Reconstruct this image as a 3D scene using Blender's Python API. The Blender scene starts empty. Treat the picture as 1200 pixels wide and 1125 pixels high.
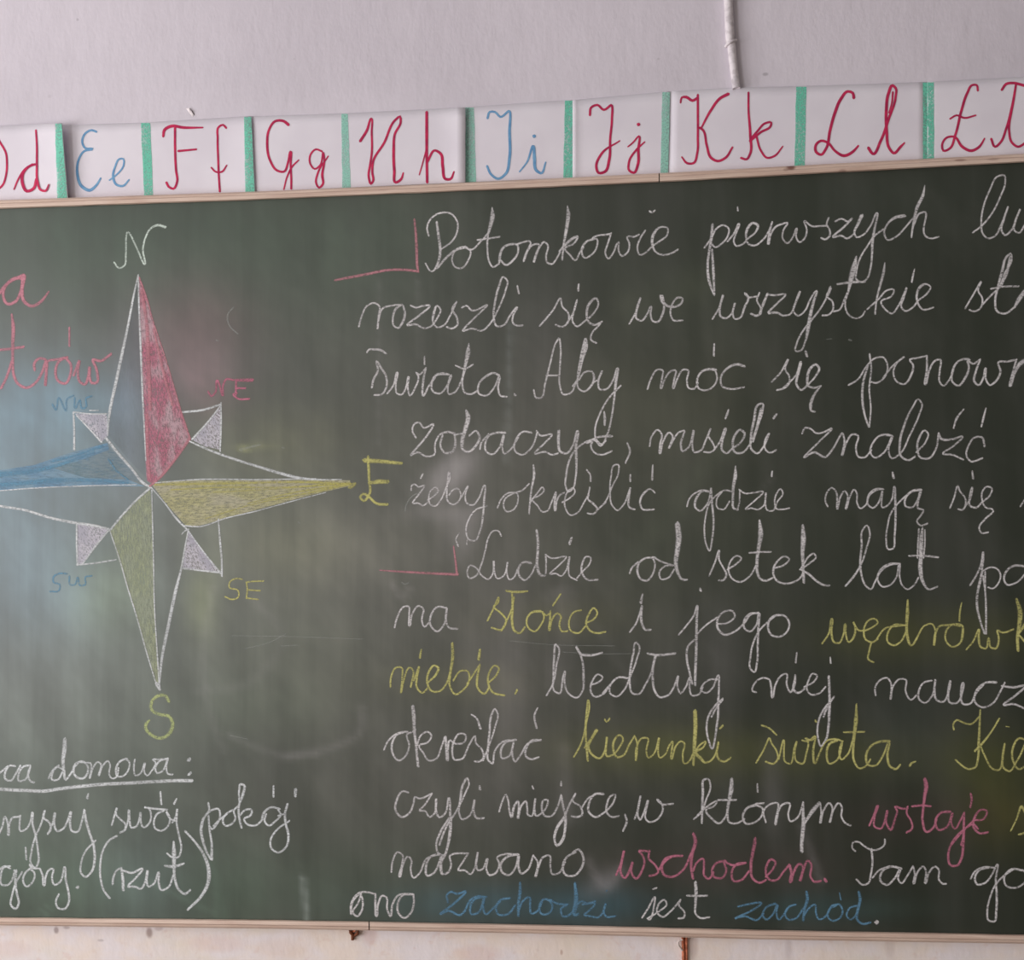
import bpy, math
from mathutils import Vector, Matrix, noise

# ------------------------------------------------------------------ camera, light, exposure
S = bpy.context.scene
C = S.collection
YAW, ROLL, DIST, ZC, FPX = math.radians(5.9), math.radians(-1.13), 1.792, 1.62, 1400.0
cam_d = bpy.data.cameras.new('camera'); cam = bpy.data.objects.new('camera', cam_d); C.objects.link(cam)
cam_d.sensor_fit = 'HORIZONTAL'; cam_d.sensor_width = 36.0; cam_d.lens = 36.0 * FPX / 1200.0
CPOS = Vector((DIST * math.sin(YAW), -DIST * math.cos(YAW), ZC))
CROT = Matrix.Rotation(YAW, 3, 'Z') @ Matrix.Rotation(math.pi / 2, 3, 'X') @ Matrix.Rotation(ROLL, 3, 'Z')
cam.location = CPOS; cam.rotation_euler = CROT.to_euler(); cam_d.clip_start = 0.01
S.camera = cam
S.view_settings.view_transform = 'Standard'; S.view_settings.look = 'None'
S.view_settings.gamma = 1.0; S.view_settings.use_curve_mapping = False
S.view_settings.exposure = 0.0
w = bpy.data.worlds.new('sky'); S.world = w; w.use_nodes = True
w.node_tree.nodes['Background'].inputs[0].default_value = (0.80, 0.88, 1.0, 1)
w.node_tree.nodes['Background'].inputs[1].default_value = 0.6
ROOM = dict(x0=-3.1, x1=3.4, y0=-5.4, z1=3.1)
WINDOWS = [(-2.55, -0.75), (-4.9, -3.1)]           # y spans of the two windows in the left wall
for i, (a, b) in enumerate(WINDOWS):
    ld = bpy.data.lights.new('window_daylight', 'AREA'); lo = bpy.data.objects.new('window_daylight', ld); C.objects.link(lo)
    ld.shape = 'RECTANGLE'; ld.size = 1.55; ld.size_y = b - a - 0.1; ld.energy = (80, 92)[i]; ld.color = (1.0, 0.968, 0.975)
    lo.location = (ROOM['x0'] - 0.02, (a + b) / 2, 1.60)
    lo.rotation_euler = (0, math.radians(-90), 0)      # faces +x, size runs along z

# pixel of the photograph -> point on the wall-parallel plane y = depth
def P(px, py, depth=0.0):
    d = CROT @ Vector(((px - 600.0) / FPX, (562.5 - py) / FPX, -1.0))
    t = (depth - CPOS.y) / d.y
    return CPOS + d * t
PX = 1.28e-3                                        # metres per pixel on the board, roughly
WALL = 0.024

# ------------------------------------------------------------------ materials
def srgb(r, g, b):
    f = lambda c: (c / 255 / 12.92) if c / 255 <= 0.04045 else ((c / 255 + 0.055) / 1.055) ** 2.4
    return (f(r), f(g), f(b), 1.0)
class NT:
    def __init__(s, name):
        s.m = bpy.data.materials.new(name); s.m.use_nodes = True; s.t = s.m.node_tree
        s.b = s.t.nodes['Principled BSDF']; s.out = s.t.nodes['Material Output']
    def n(s, typ, **kw):
        x = s.t.nodes.new(typ)
        for k, v in kw.items(): setattr(x, k, v)
        return x
    def l(s, a, b): s.t.links.new(a, b)
    def put(s, sock, v):
        if hasattr(v, 'is_output') or isinstance(v, bpy.types.NodeSocket): s.l(v, sock)
        else: sock.default_value = v
    def math(s, op, a, b=None, c=None, clamp=False):
        x = s.n('ShaderNodeMath', operation=op, use_clamp=clamp); s.put(x.inputs[0], a)
        if b is not None: s.put(x.inputs[1], b)
        if c is not None: s.put(x.inputs[2], c)
        return x.outputs[0]
    def mix(s, f, a, b):
        x = s.n('ShaderNodeMix', data_type='RGBA'); s.put(x.inputs[0], f); s.put(x.inputs[6], a); s.put(x.inputs[7], b)
        return x.outputs[2]
    def co(s, scale=(1, 1, 1), rot=(0, 0, 0)):
        g = s.n('ShaderNodeNewGeometry'); m = s.n('ShaderNodeMapping'); m.vector_type = 'POINT'
        r = s.n('ShaderNodeVectorRotate', rotation_type='EULER_XYZ'); r.inputs['Rotation'].default_value = rot
        s.l(g.outputs['Position'], r.inputs['Vector']); s.l(r.outputs[0], m.inputs[0]); m.inputs['Scale'].default_value = scale
        return m.outputs[0]
    def noise(s, vec, scale, detail=3, rough=0.5):
        x = s.n('ShaderNodeTexNoise'); s.l(vec, x.inputs['Vector']); x.inputs['Scale'].default_value = scale
        x.inputs['Detail'].default_value = detail; x.inputs['Roughness'].default_value = rough
        return x.outputs[0]
    def ramp(s, f, lo, hi, a=0.0, b=1.0):
        x = s.n('ShaderNodeMapRange', interpolation_type='SMOOTHSTEP'); s.put(x.inputs[0], f)
        x.inputs[1].default_value = lo; x.inputs[2].default_value = hi; x.inputs[3].default_value = a; x.inputs[4].default_value = b
        return x.outputs[0]
    def bump(s, h, strength, dist=0.001):
        x = s.n('ShaderNodeBump'); x.inputs['Strength'].default_value = strength; x.inputs['Distance'].default_value = dist
        s.l(h, x.inputs['Height']); s.l(x.outputs[0], s.b.inputs['Normal'])
    def spot(s, px, py, rx, ry, depth, soft=0.5):
        p = P(px, py, depth); g = s.n('ShaderNodeNewGeometry'); sp = s.n('ShaderNodeSeparateXYZ'); s.l(g.outputs['Position'], sp.inputs[0])
        dx = s.math('DIVIDE', s.math('SUBTRACT', sp.outputs[0], p.x), rx * PX)
        dz = s.math('DIVIDE', s.math('SUBTRACT', sp.outputs[2], p.z), ry * PX)
        r = s.math('SQRT', s.math('ADD', s.math('MULTIPLY', dx, dx), s.math('MULTIPLY', dz, dz)))
        return s.ramp(r, 1 - soft, 1 + soft, 1.0, 0.0)
def plain(name, col, rough=0.7, spec=0.3):
    t = NT(name); t.b.inputs['Base Color'].default_value = col; t.b.inputs['Roughness'].default_value = rough
    t.b.inputs['Specular IOR Level'].default_value = spec; return t.m

# chalk (dry, porous line: grain decides how much board shows through)
def chalk(name, col, cover=1.0, grain=1.0):
    t = NT(name); b = t.b; b.inputs['Roughness'].default_value = 1.0; b.inputs['Specular IOR Level'].default_value = 0.0
    uv = t.n('ShaderNodeUVMap'); sp = t.n('ShaderNodeSeparateXYZ'); t.l(uv.outputs[0], sp.inputs[0])
    edge = t.ramp(t.math('ABSOLUTE', sp.outputs[1]), 0.35, 1.05, 1.0, 0.0)
    ribs = t.math('ADD', t.math('MULTIPLY', t.noise(t.co((0.5, 1, 1.5)), 430, 2, 0.6), 0.6), t.math('MULTIPLY', t.noise(t.co(), 250, 2, 0.6), 0.4))
    press = t.ramp(t.noise(t.co(), 28, 2), 0.3, 0.65, 0.62, 1.0)
    g = t.ramp(ribs, 0.38, 0.54, 1 - grain * 0.62, 1.0)
    a = t.math('MULTIPLY', t.math('MULTIPLY', edge, g), t.math('MULTIPLY', press, cover), clamp=True)
    t.l(a, b.inputs['Alpha'])
    v = t.noise(t.co(), 40, 2)
    t.l(t.mix(t.ramp(v, 0.3, 0.7, 0, 0.25), col, tuple(c * 0.75 for c in col[:3]) + (1,)), b.inputs['Base Color'])
    return t.m
# broad side of the chalk rubbed over an area; rot turns the rubbing direction in the board's plane
def chalkfill(name, col, col2, rot, lo=0.36, hi=0.6, amin=0.15, amax=0.9, stretch=6):
    t = NT(name); b = t.b; b.inputs['Roughness'].default_value = 1.0; b.inputs['Specular IOR Level'].default_value = 0.0
    v1 = t.noise(t.co((1, 1, 1.0 / stretch), (0, rot, 0)), 420, 3, 0.65)
    v2 = t.noise(t.co(), 640, 2, 0.7)
    big = t.noise(t.co((1, 1, .4), (0, rot, 0)), 45, 3)
    h = t.math('ADD', t.math('MULTIPLY', v1, 0.6), t.math('ADD', t.math('MULTIPLY', v2, 0.3), t.math('MULTIPLY', big, 0.25)))
    t.l(t.ramp(h, lo + 0.07, hi + 0.07, amin, amax), b.inputs['Alpha'])
    t.l(t.mix(t.ramp(big, 0.42, 0.62, 0, 1), col, col2), b.inputs['Base Color'])
    return t.m
M = {}
M['white'] = chalk('white_chalk', srgb(230, 227, 228))
M['bigwhite'] = chalk('white_chalk_soft', srgb(232, 236, 238), 1.0, 0.9)
M['pale'] = chalk('greenish_white_chalk', srgb(222, 236, 226))
M['pink'] = chalk('pink_chalk', srgb(208, 132, 154), 0.97, 0.7)
M['titlepink'] = chalk('pale_pink_chalk', srgb(218, 152, 166), 0.95, 0.7)
M['pinkline'] = chalk('pink_chalk_line', srgb(214, 152, 162), 0.85, 0.7)
M['yellow'] = chalk('yellow_chalk', srgb(216, 212, 138), 0.95, 0.8)
M['yellowwhite'] = chalk('pale_yellow_chalk', srgb(214, 226, 160), 0.75, 1.1)
M['palepair'] = M['yellow']
M['blue'] = chalk('blue_chalk', srgb(114, 158, 188), 0.92, 0.8)
M['faintblue'] = chalk('faint_blue_chalk', srgb(128, 176, 204), 0.7, 0.9)
M['faint'] = chalk('faint_white_chalk', srgb(200, 205, 200), 0.35, 0.9)

# marker felt pen on paper
def marker(name, col, dark):
    t = NT(name); v = t.noise(t.co(), 90, 3); t.l(t.mix(t.ramp(v, 0.35, 0.65), col, dark), t.b.inputs['Base Color'])
    t.b.inputs['Roughness'].default_value = 0.7; t.b.inputs['Specular IOR Level'].default_value = 0.2
    uv = t.n('ShaderNodeUVMap'); sp = t.n('ShaderNodeSeparateXYZ'); t.l(uv.outputs[0], sp.inputs[0])
    t.l(t.ramp(t.math('ABSOLUTE', sp.outputs[1]), 0.6, 1.1, 0.95, 0.0), t.b.inputs['Alpha'])
    return t.m
M['red_marker'] = marker('red_marker', srgb(212, 48, 94), srgb(182, 36, 84))
M['blue_marker'] = marker('blue_marker', srgb(128, 180, 218), srgb(108, 160, 206))
def crayon(name, col, amin, amax):
    t = NT(name); v = t.noise(t.co(), 330, 3, 0.7); big = t.noise(t.co((1, 1, .5)), 40, 2)
    h = t.math('ADD', t.math('MULTIPLY', v, 0.7), t.math('MULTIPLY', big, 0.3))
    t.l(t.ramp(h, 0.40, 0.58, amin, amax), t.b.inputs['Alpha']); t.b.inputs['Base Color'].default_value = col
    t.b.inputs['Roughness'].default_value = 0.6; return t.m
M['green'] = crayon('green_crayon', srgb(112, 208, 180), 0.4, 1.0)
M['green_light'] = crayon('light_green_crayon', srgb(156, 218, 200), 0.45, 0.92)

t = NT('paper'); v = t.noise(t.co(), 12, 2)
t.l(t.mix(t.ramp(v, 0.3, 0.7), srgb(240, 235, 243), srgb(233, 227, 236)), t.b.inputs['Base Color'])
t.b.inputs['Roughness'].default_value = 0.8; t.b.inputs['Specular IOR Level'].default_value = 0.2; M['paper'] = t.m

# painted wall: cool paint above the board, grubby cream below it
t = NT('wall_paint')
g = t.n('ShaderNodeNewGeometry'); sp = t.n('ShaderNodeSeparateXYZ'); t.l(g.outputs['Position'], sp.inputs[0])
zmid = P(600, 700, WALL).z
low = t.ramp(sp.outputs[2], zmid - 0.02, zmid + 0.02, 1.0, 0.0)
v = t.noise(t.co(), 3.2, 4, 0.6)
upc = t.mix(t.ramp(v, 0.35, 0.65), srgb(226, 219, 228), srgb(218, 211, 220))
for (px, py, rx, ry, k) in [(897, 87, 3.2, 1.8, .35), (772, 69, 2, 1.2, .15), (58, 113, 2.5, 2.2, .10), (91, 23, 1.6, 1.6, .25), (345, 69, 1.2, 1.2, .12)]:
    upc = t.mix(t.math('MULTIPLY', t.spot(px, py, rx, ry, WALL), k), upc, srgb(96, 88, 92))
v2 = t.noise(t.co((1, 1, 1.3)), 9, 4, 0.6); v3 = t.noise(t.co((1, 1, 2)), 5, 3)
loc = t.mix(t.ramp(v2, 0.40, 0.66), srgb(244, 236, 238), srgb(246, 232, 222))
loc = t.mix(t.ramp(v3, 0.5, 0.72, 0, 0.6), loc, srgb(236, 226, 202))
fine = t.noise(t.co(), 60, 3)
loc = t.mix(t.ramp(fine, 0.6, 0.75, 0, 0.25), loc, srgb(224, 190, 176))
for (px, py, rx, ry, k, c) in [(66, 1090, 3, 4, .55, (120, 92, 92)), (78, 1087, 4, 2, .35, (120, 92, 92)), (175, 1093, 4, 6, .6, (128, 92, 84)), (186, 1088, 5, 3, .3, (150, 110, 104)),
                               (118, 1102, 4, 1.5, .3, (110, 92, 92)), (433, 1095, 9, 12, .3, (200, 150, 138)), (658, 1116, 1.6, 3, .45, (170, 120, 100)),
                               (812, 1108, 6, 14, .3, (170, 130, 116)), (10, 1112, 30, 10, .25, (226, 190, 170)), (330, 1112, 30, 12, .3, (226, 196, 172)),
                               (560, 1118, 26, 10, .25, (222, 172, 150)), (255, 1106, 34, 10, .25, (224, 182, 160)), (924, 1112, 4, 14, .18, (150, 120, 110)), (1043, 1110, 5, 14, .16, (150, 120, 116))]:
    loc = t.mix(t.math('MULTIPLY', t.spot(px, py, rx, ry, WALL), k), loc, srgb(*c))
t.l(t.mix(low, upc, loc), t.b.inputs['Base Color']); t.b.inputs['Roughness'].default_value = 0.75; t.b.inputs['Specular IOR Level'].default_value = 0.25
b1 = t.noise(t.co((1, 1, .6)), 26, 4, 0.6)
rip = t.math('MULTIPLY', t.noise(t.co((1, 1, .35)), 90, 2), 0.25)
t.bump(t.math('ADD', b1, rip), 0.4, 0.0035)
M['wall'] = t.m
M['plaster'] = plain('bare_plaster', srgb(238, 230, 232), 0.9)
M['room'] = plain('room_paint', srgb(168, 166, 158), 0.9)
M['ceiling'] = plain('ceiling_paint', srgb(196, 196, 194), 0.95)
M['floor'] = plain('floor_linoleum', srgb(110, 94, 80), 0.6)

# pale varnished wood of the frame
t = NT('pale_wood'); v = t.noise(t.co((.06, 1, 1)), 160, 4, 0.6); v2 = t.noise(t.co((.3, 1, 1)), 24, 3)
c = t.mix(t.ramp(v, 0.35, 0.65), srgb(228, 204, 188), srgb(210, 182, 166))
c = t.mix(t.ramp(v2, 0.6, 0.75, 0, 0.35), c, srgb(176, 132, 112))
for (px, py, rx, ry, k) in [(927, 196, 4.5, 3.5, .85), (921, 199, 3, 2, .4), (1125, 188, 6, 1.6, .5), (1163, 187, 6, 1.4, .4), (987, 201, 4, 2, .4), (140, 1087, 5, 2, .1)]:
    c = t.mix(t.math('MULTIPLY', t.spot(px, py, rx, ry, -0.006), k), c, srgb(112, 62, 48))
t.l(c, t.b.inputs['Base Color']); t.b.inputs['Roughness'].default_value = 0.5; t.b.inputs['Specular IOR Level'].default_value = 0.35
t.bump(v, 0.3, 0.0006); M['wood'] = t.m
t = NT('rusty_metal'); v = t.noise(t.co(), 220, 3)
t.l(t.mix(t.ramp(v, 0.35, 0.65), srgb(218, 134, 100), srgb(160, 88, 60)), t.b.inputs['Base Color']); t.b.inputs['Roughness'].default_value = 0.7; M['rust'] = t.m
M['wirewhite'] = plain('bare_wire', srgb(226, 214, 208), 0.5)
M['brown'] = plain('brown_rust', srgb(128, 78, 54), 0.8)
t = NT('conduit_paint'); v = t.noise(t.co(), 120, 3)
t.l(t.mix(t.ramp(v, 0.4, 0.7), srgb(236, 228, 232), srgb(206, 198, 202)), t.b.inputs['Base Color']); t.b.inputs['Roughness'].default_value = 0.45
t.bump(v, 0.5, 0.001); M['conduit'] = t.m

# dusty board enamel; colour attribute = rubbed coloured chalk smears plus painted window glare
t = NT('board_enamel')
base = srgb(40, 47, 36)
streak = t.noise(t.co((1, 1, .07), (0, math.radians(-1.5), 0)), 17, 4, 0.62)
streak2 = t.noise(t.co((1, 1, .10), (0, math.radians(4), 0)), 9, 3, 0.6)
wipe = t.noise(t.co((1, 1, .55), (0, math.radians(35), 0)), 5, 4, 0.65)
c = t.mix(t.ramp(streak, 0.38, 0.75, 0, 0.045), base, srgb(150, 150, 146))
c = t.mix(t.ramp(streak2, 0.42, 0.7, 0, 0.055), c, srgb(160, 158, 158))
c = t.mix(t.ramp(wipe, 0.45, 0.75, 0, 0.06), c, srgb(170, 168, 162))
at = t.n('ShaderNodeAttribute', attribute_name='dust_glare')
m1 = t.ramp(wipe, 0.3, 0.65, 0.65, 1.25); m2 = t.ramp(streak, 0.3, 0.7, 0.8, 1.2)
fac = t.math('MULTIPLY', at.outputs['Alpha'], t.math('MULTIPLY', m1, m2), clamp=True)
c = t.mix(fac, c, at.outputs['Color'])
t.l(c, t.b.inputs['Base Color'])
t.b.inputs['Roughness'].default_value = 0.47; t.b.inputs['Specular IOR Level'].default_value = 0.75
fn = t.noise(t.co(), 380, 2); t.bump(fn, 0.12, 0.0004); M['board'] = t.m

# ------------------------------------------------------------------ mesh helpers
def link(name, verts, faces, mat, parent=None, uvs=None, smooth=False):
    me = bpy.data.meshes.new(name); me.from_pydata([tuple(v) for v in verts], [], faces)
    if uvs:
        ul = me.uv_layers.new(name='UVMap')
        for lp in me.loops: ul.data[lp.index].uv = uvs[lp.vertex_index]
    if smooth: me.polygons.foreach_set('use_smooth', [True] * len(me.polygons))
    if mat: me.materials.append(mat)
    me.update(); o = bpy.data.objects.new(name, me); C.objects.link(o)
    if parent: o.parent = parent; o.matrix_parent_inverse = Matrix.Translation(-parent.location)
    return o
def thing(name, label, cat, loc=(0, 0, 0), group=None):
    o = bpy.data.objects.new(name, None); C.objects.link(o); o.location = loc; o.empty_display_size = 0.05
    o['label'] = label; o['category'] = cat
    if group: o['group'] = group
    return o
def box(name, x0, x1, y0, y1, z0, z1, mat, parent=None):
    v = [(x, y, z) for x in (x0, x1) for y in (y0, y1) for z in (z0, z1)]
    f = [(0, 1, 3, 2), (4, 6, 7, 5), (0, 4, 5, 1), (2, 3, 7, 6), (0, 2, 6, 4), (1, 5, 7, 3)]
    return link(name, v, f, mat, parent)
def spline(pts, step=2.2):
    """centripetal-ish Catmull-Rom through (x, y, w), resampled about every `step` photo pixels"""
    n = len(pts)
    if n == 1: return [(pts[0][0] - .3, pts[0][1], pts[0][2]), (pts[0][0] + .3, pts[0][1], pts[0][2])]
    out = []
    for i in range(n - 1):
        p1, p2 = pts[i], pts[i + 1]; p0 = pts[i - 1] if i else p1; p3 = pts[i + 2] if i + 2 < n else p2
        L = math.hypot(p2[0] - p1[0], p2[1] - p1[1]) or 1e-3
        def tan(a, b, c):                       # tangent at b, scaled to this segment
            l1 = math.hypot(b[0] - a[0], b[1] - a[1]); l2 = math.hypot(c[0] - b[0], c[1] - b[1])
            if l1 < 1e-6 or l2 < 1e-6:
                return ((c[0] - a[0]) / ((l1 + l2) or 1) * L, (c[1] - a[1]) / ((l1 + l2) or 1) * L)
            u = ((b[0] - a[0]) / l1, (b[1] - a[1]) / l1); v = ((c[0] - b[0]) / l2, (c[1] - b[1]) / l2)
            dot = u[0] * v[0] + u[1] * v[1]
            tx, ty = u[0] * l2 + v[0] * l1, u[1] * l2 + v[1] * l1; tl = math.hypot(tx, ty) or 1
            k = L * (0.78 + 0.22 * max(dot, 0)) * (1.0 if dot > -0.45 else 0.55)
            return (tx / tl * k, ty / tl * k)
        m1, m2 = tan(p0, p1, p2), tan(p1, p2, p3)
        k = max(2, int(L / step))
        for j in range(k):
            t_ = j / k; a = 2 * t_**3 - 3 * t_**2 + 1; b = t_**3 - 2 * t_**2 + t_; c_ = -2 * t_**3 + 3 * t_**2; d = t_**3 - t_**2
            out.append((a * p1[0] + b * m1[0] + c_ * p2[0] + d * m2[0], a * p1[1] + b * m1[1] + c_ * p2[1] + d * m2[1], p1[2] + (p2[2] - p1[2]) * t_))
    out.append(pts[-1]); return out
class Ink:
    """collects pen strokes given in photo pixels as low ribbons standing on the plane y = depth"""
    def __init__(s, depth, lift=0.00035): s.v, s.f, s.uv, s.k, s.depth, s.lift = [], [], [], 0, depth, lift
    def stroke(s, pts, grow=1.3):
        q = spline(pts); n = len(q); s.k += 1; base = s.depth - 0.00006 - 0.00002 * (s.k % 9)
        u = 0.0
        ws = [p[2] * grow / 2 for p in q]
        nr = []
        for i in range(n):
            a, b = q[max(i - 1, 0)], q[min(i + 1, n - 1)]; dx, dy = b[0] - a[0], b[1] - a[1]; l = math.hypot(dx, dy) or 1
            nr.append((-dy / l, dx / l, dx / l, dy / l))
        rows = []
        e = nr[0]; rows.append((q[0][0] - e[2] * ws[0] * .7, q[0][1] - e[3] * ws[0] * .7, ws[0] * .45, e, 1.0))
        for i in range(n): rows.append((q[i][0], q[i][1], ws[i], nr[i], 0.0))
        e = nr[-1]; rows.append((q[-1][0] + e[2] * ws[-1] * .7, q[-1][1] + e[3] * ws[-1] * .7, ws[-1] * .45, e, 1.0))
        i0 = len(s.v); last = None
        for (x, y, hw, e, end) in rows:
            if last: u += math.hypot(x - last[0], y - last[1])
            last = (x, y)
            for side, h in ((-1, 0), (0, s.lift), (1, 0)):
                s.v.append(P(x + e[0] * hw * side, y + e[1] * hw * side, base - h * (1 - end)))
                s.uv.append((u * 0.05, side if end == 0 else (side or 0.75)))
        for r in range(len(rows) - 1):
            for c_ in (0, 1):
                a = i0 + r * 3 + c_; s.f.append((a, a + 1, a + 4, a + 3))
    def build(s, name, mat, parent): return link(name, s.v, s.f, mat, parent, s.uv, True)
def parse(txt, x0, y0, sc, w0):
    out = []
    for ln in txt.strip().splitlines():
        pts = []; w_ = w0
        for tok in ln.split():
            a = [float(q) for q in tok.split(',')]
            w_ = a[2] if len(a) > 2 else w0 + (w_ - w0) * 0.6
            pts.append((x0 + a[0] / sc, y0 + a[1] / sc, w_ / sc))
        out.append(pts)
    return out
WORDS = {}; ORDER = []
def W(key, x0, y0, sc, col, w0, txt):
    k = (key, col, (x0, y0)) if False else (key, col)
    # words come in pieces from neighbouring views; same key close by = same word
    for kk in ORDER:
        if kk[0] == key and kk[1] == col and WORDS[kk]['open'] and abs(WORDS[kk]['y'] - parse(txt, x0, y0, sc, w0)[0][0][1]) < 62:
            WORDS[kk]['s'] += parse(txt, x0, y0, sc, w0); return
    kk = (key, col, len(ORDER)); s_ = parse(txt, x0, y0, sc, w0)
    WORDS[kk] = dict(s=s_, open=True, y=s_[0][0][1]); ORDER.append(kk)
# ------------------------------------------------------------------ the room
R = ROOM
def struct(o): o['kind'] = 'structure'; return o
struct(box('wall_back', R['x0'] - .1, R['x1'] + .1, WALL, WALL + 0.2, 0, R['z1'], M['wall']))
struct(box('floor', R['x0'] - .1, R['x1'] + .1, R['y0'] - .1, WALL + .2, -0.1, 0, M['floor']))
struct(box('ceiling', R['x0'] - .1, R['x1'] + .1, R['y0'] - .1, WALL + .2, R['z1'], R['z1'] + .1, M['ceiling']))
struct(box('wall_right', R['x1'], R['x1'] + .1, R['y0'], WALL, 0, R['z1'], M['room']))
struct(box('wall_front', R['x0'], R['x1'], R['y0'] - .1, R['y0'], 0, R['z1'], M['room']))
# left wall with two window openings
vs, fs = [], []
def addbox(x0, x1, y0, y1, z0, z1):
    i = len(vs); vs.extend([(x, y, z) for x in (x0, x1) for y in (y0, y1) for z in (z0, z1)])
    fs.extend([tuple(i + k for k in f) for f in [(0, 1, 3, 2), (4, 6, 7, 5), (0, 4, 5, 1), (2, 3, 7, 6), (0, 2, 6, 4), (1, 5, 7, 3)]])
xa, xb = R['x0'] - .25, R['x0']
addbox(xa, xb, R['y0'], WALL, 0, 0.8); addbox(xa, xb, R['y0'], WALL, 2.4, R['z1'])
ys = [R['y0']] + [q for ab in sorted(WINDOWS) for q in ab] + [WALL]
for i in range(0, len(ys), 2): addbox(xa, xb, ys[i], ys[i + 1], 0.8, 2.4)
struct(link('wall_left', vs, fs, M['room']))
for i, (a, b) in enumerate(WINDOWS):
    vs, fs = [], []
    for (y0, y1, z0, z1) in [(a, a + .06, .8, 2.4), (b - .06, b, .8, 2.4), (a, b, .8, .86), (a, b, 2.34, 2.4), ((a + b) / 2 - .035, (a + b) / 2 + .035, .8, 2.4)]:
        addbox(xa + .05, xa + .11, y0, y1, z0, z1)
    struct(link('window_%d' % (i + 1), vs, fs, M['ceiling']))

# ------------------------------------------------------------------ blackboard
def lerp_tab(tab, x):
    if x <= tab[0][0]: a, b = tab[0], tab[1]
    elif x >= tab[-1][0]: a, b = tab[-2], tab[-1]
    else:
        for a, b in zip(tab, tab[1:]):
            if a[0] <= x <= b[0]: break
    return a[1] + (b[1] - a[1]) * (x - a[0]) / (b[0] - a[0])
TOP_IN = [(0, 245), (300, 234.5), (500, 226), (650, 219.5), (800, 212.5), (1000, 201.5), (1200, 190.5)]
TOP_OUT = [(0, 234.5), (300, 224.5), (500, 216), (650, 209), (800, 201.5), (1000, 190.5), (1200, 180)]
BOT_IN = [(0, 1074.5), (300, 1077.5), (600, 1082.5), (900, 1089.5), (1200, 1095)]
BOT_OUT = [(0, 1084.5), (300, 1088), (600, 1093.5), (900, 1101), (1200, 1106)]
XL, XR = -420, 1500                                  # how far the board runs, in the photo's pixels
board = thing('blackboard', 'long green chalkboard in a pale wooden frame, covered in cursive chalk writing', 'blackboard', P(600, 1100, 0.0))

# enamel panel, a grid that carries the dusty chalk smears and painted window glare
SM = []
def smear(x, y, rx, ry, col, k, rot=0, p=1.0): SM.append((x, y, rx, ry, srgb(*col), k, math.radians(rot), p))
BL, PK, YE, GY, GN = (104, 150, 176), (170, 110, 128), (150, 150, 84), (160, 156, 158), (108, 134, 116)
smear(80, 700, 330, 260, (150, 158, 152), .22); smear(430, 660, 300, 330, (150, 148, 132), .17); smear(30, 820, 120, 120, (150, 158, 156), .14)  # broad pale chalky film, with the left-hand window glare put into its colour
smear(30, 500, 110, 70, BL, .36); smear(10, 600, 120, 120, BL, .26); smear(60, 690, 110, 60, BL, .16); smear(100, 470, 60, 25, BL, .20)
smear(225, 400, 60, 60, PK, .24); smear(235, 455, 40, 35, PK, .16); smear(255, 430, 50, 30, GY, .10); smear(150, 500, 22, 90, (120, 132, 150), .30)
smear(310, 520, 90, 40, YE, .16); smear(340, 640, 100, 45, YE, .13); smear(420, 640, 70, 60, GY, .10); smear(286, 526, 6, 3.5, (214, 220, 130), .35); smear(300, 523, 22, 4, (190, 196, 120), .12)
smear(130, 690, 40, 50, (140, 160, 84), .24); smear(235, 705, 20, 40, (150, 160, 84), .22); smear(300, 830, 90, 40, (70, 92, 60), .20); smear(200, 560, 200, 130, GN, .08)
smear(522, 565, 34, 18, GY, .42, -30); smear(540, 545, 24, 12, GY, .32, -40); smear(525, 540, 10, 22, GY, .2, 35); smear(548, 625, 12, 34, GY, .2, 15); smear(520, 602, 42, 10, GY, .22); smear(535, 620, 22, 30, GY, .18, 20)
smear(60, 950, 170, 110, GN, .20); smear(140, 290, 330, 90, (46, 82, 58), .42); smear(200, 1040, 300, 60, (70, 112, 86), .2); smear(120, 1040, 160, 40, GN, .12); smear(170, 1030, 50, 60, (120, 130, 142), .20)
smear(130, 800, 160, 120, GN, .12); smear(650, 545, 200, 150, GY, .05); smear(620, 720, 200, 90, GY, .07); smear(560, 900, 160, 120, GY, .07)
smear(600, 1060, 120, 22, (54, 100, 116), .42); smear(700, 1060, 60, 20, (54, 100, 116), .25); smear(950, 1064, 90, 18, (40, 80, 84), .34)
smear(650, 725, 70, 22, YE, .12); smear(1090, 745, 110, 28, (110, 112, 40), .28); smear(530, 800, 80, 22, YE, .10); smear(770, 880, 110, 26, (120, 124, 40), .24)
smear(970, 885, 90, 28, (110, 114, 40), .18); smear(1160, 890, 60, 40, (90, 94, 24), .35); smear(1180, 960, 50, 40, (96, 94, 30), .35)
smear(1080, 960, 90, 24, (110, 70, 70), .12); smear(840, 1015, 130, 24, (110, 74, 80), .12); smear(905, 930, 12, 60, GY, .16); smear(1060, 860, 50, 40, (100, 110, 112), .10)
smear(705, 1035, 22, 12, GY, .28, -35); smear(790, 640, 160, 80, (60, 76, 40), .18); smear(770, 480, 120, 70, (84, 92, 50), .14); smear(800, 350, 90, 60, (70, 84, 60), .12)
smear(430, 300, 60, 90, (96, 116, 100), .14); smear(640, 420, 30, 160, (130, 124, 128), .08); smear(850, 760, 30, 60, GY, .10); smear(600, 780, 24, 120, GY, .10); smear(350, 760, 100, 60, (86, 100, 66), .14)
smear(1000, 240, 150, 40, (70, 84, 70), .10); smear(560, 380, 120, 120, (120, 120, 124), .07); smear(1030, 1065, 80, 10, (80, 100, 90), .12)
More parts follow.
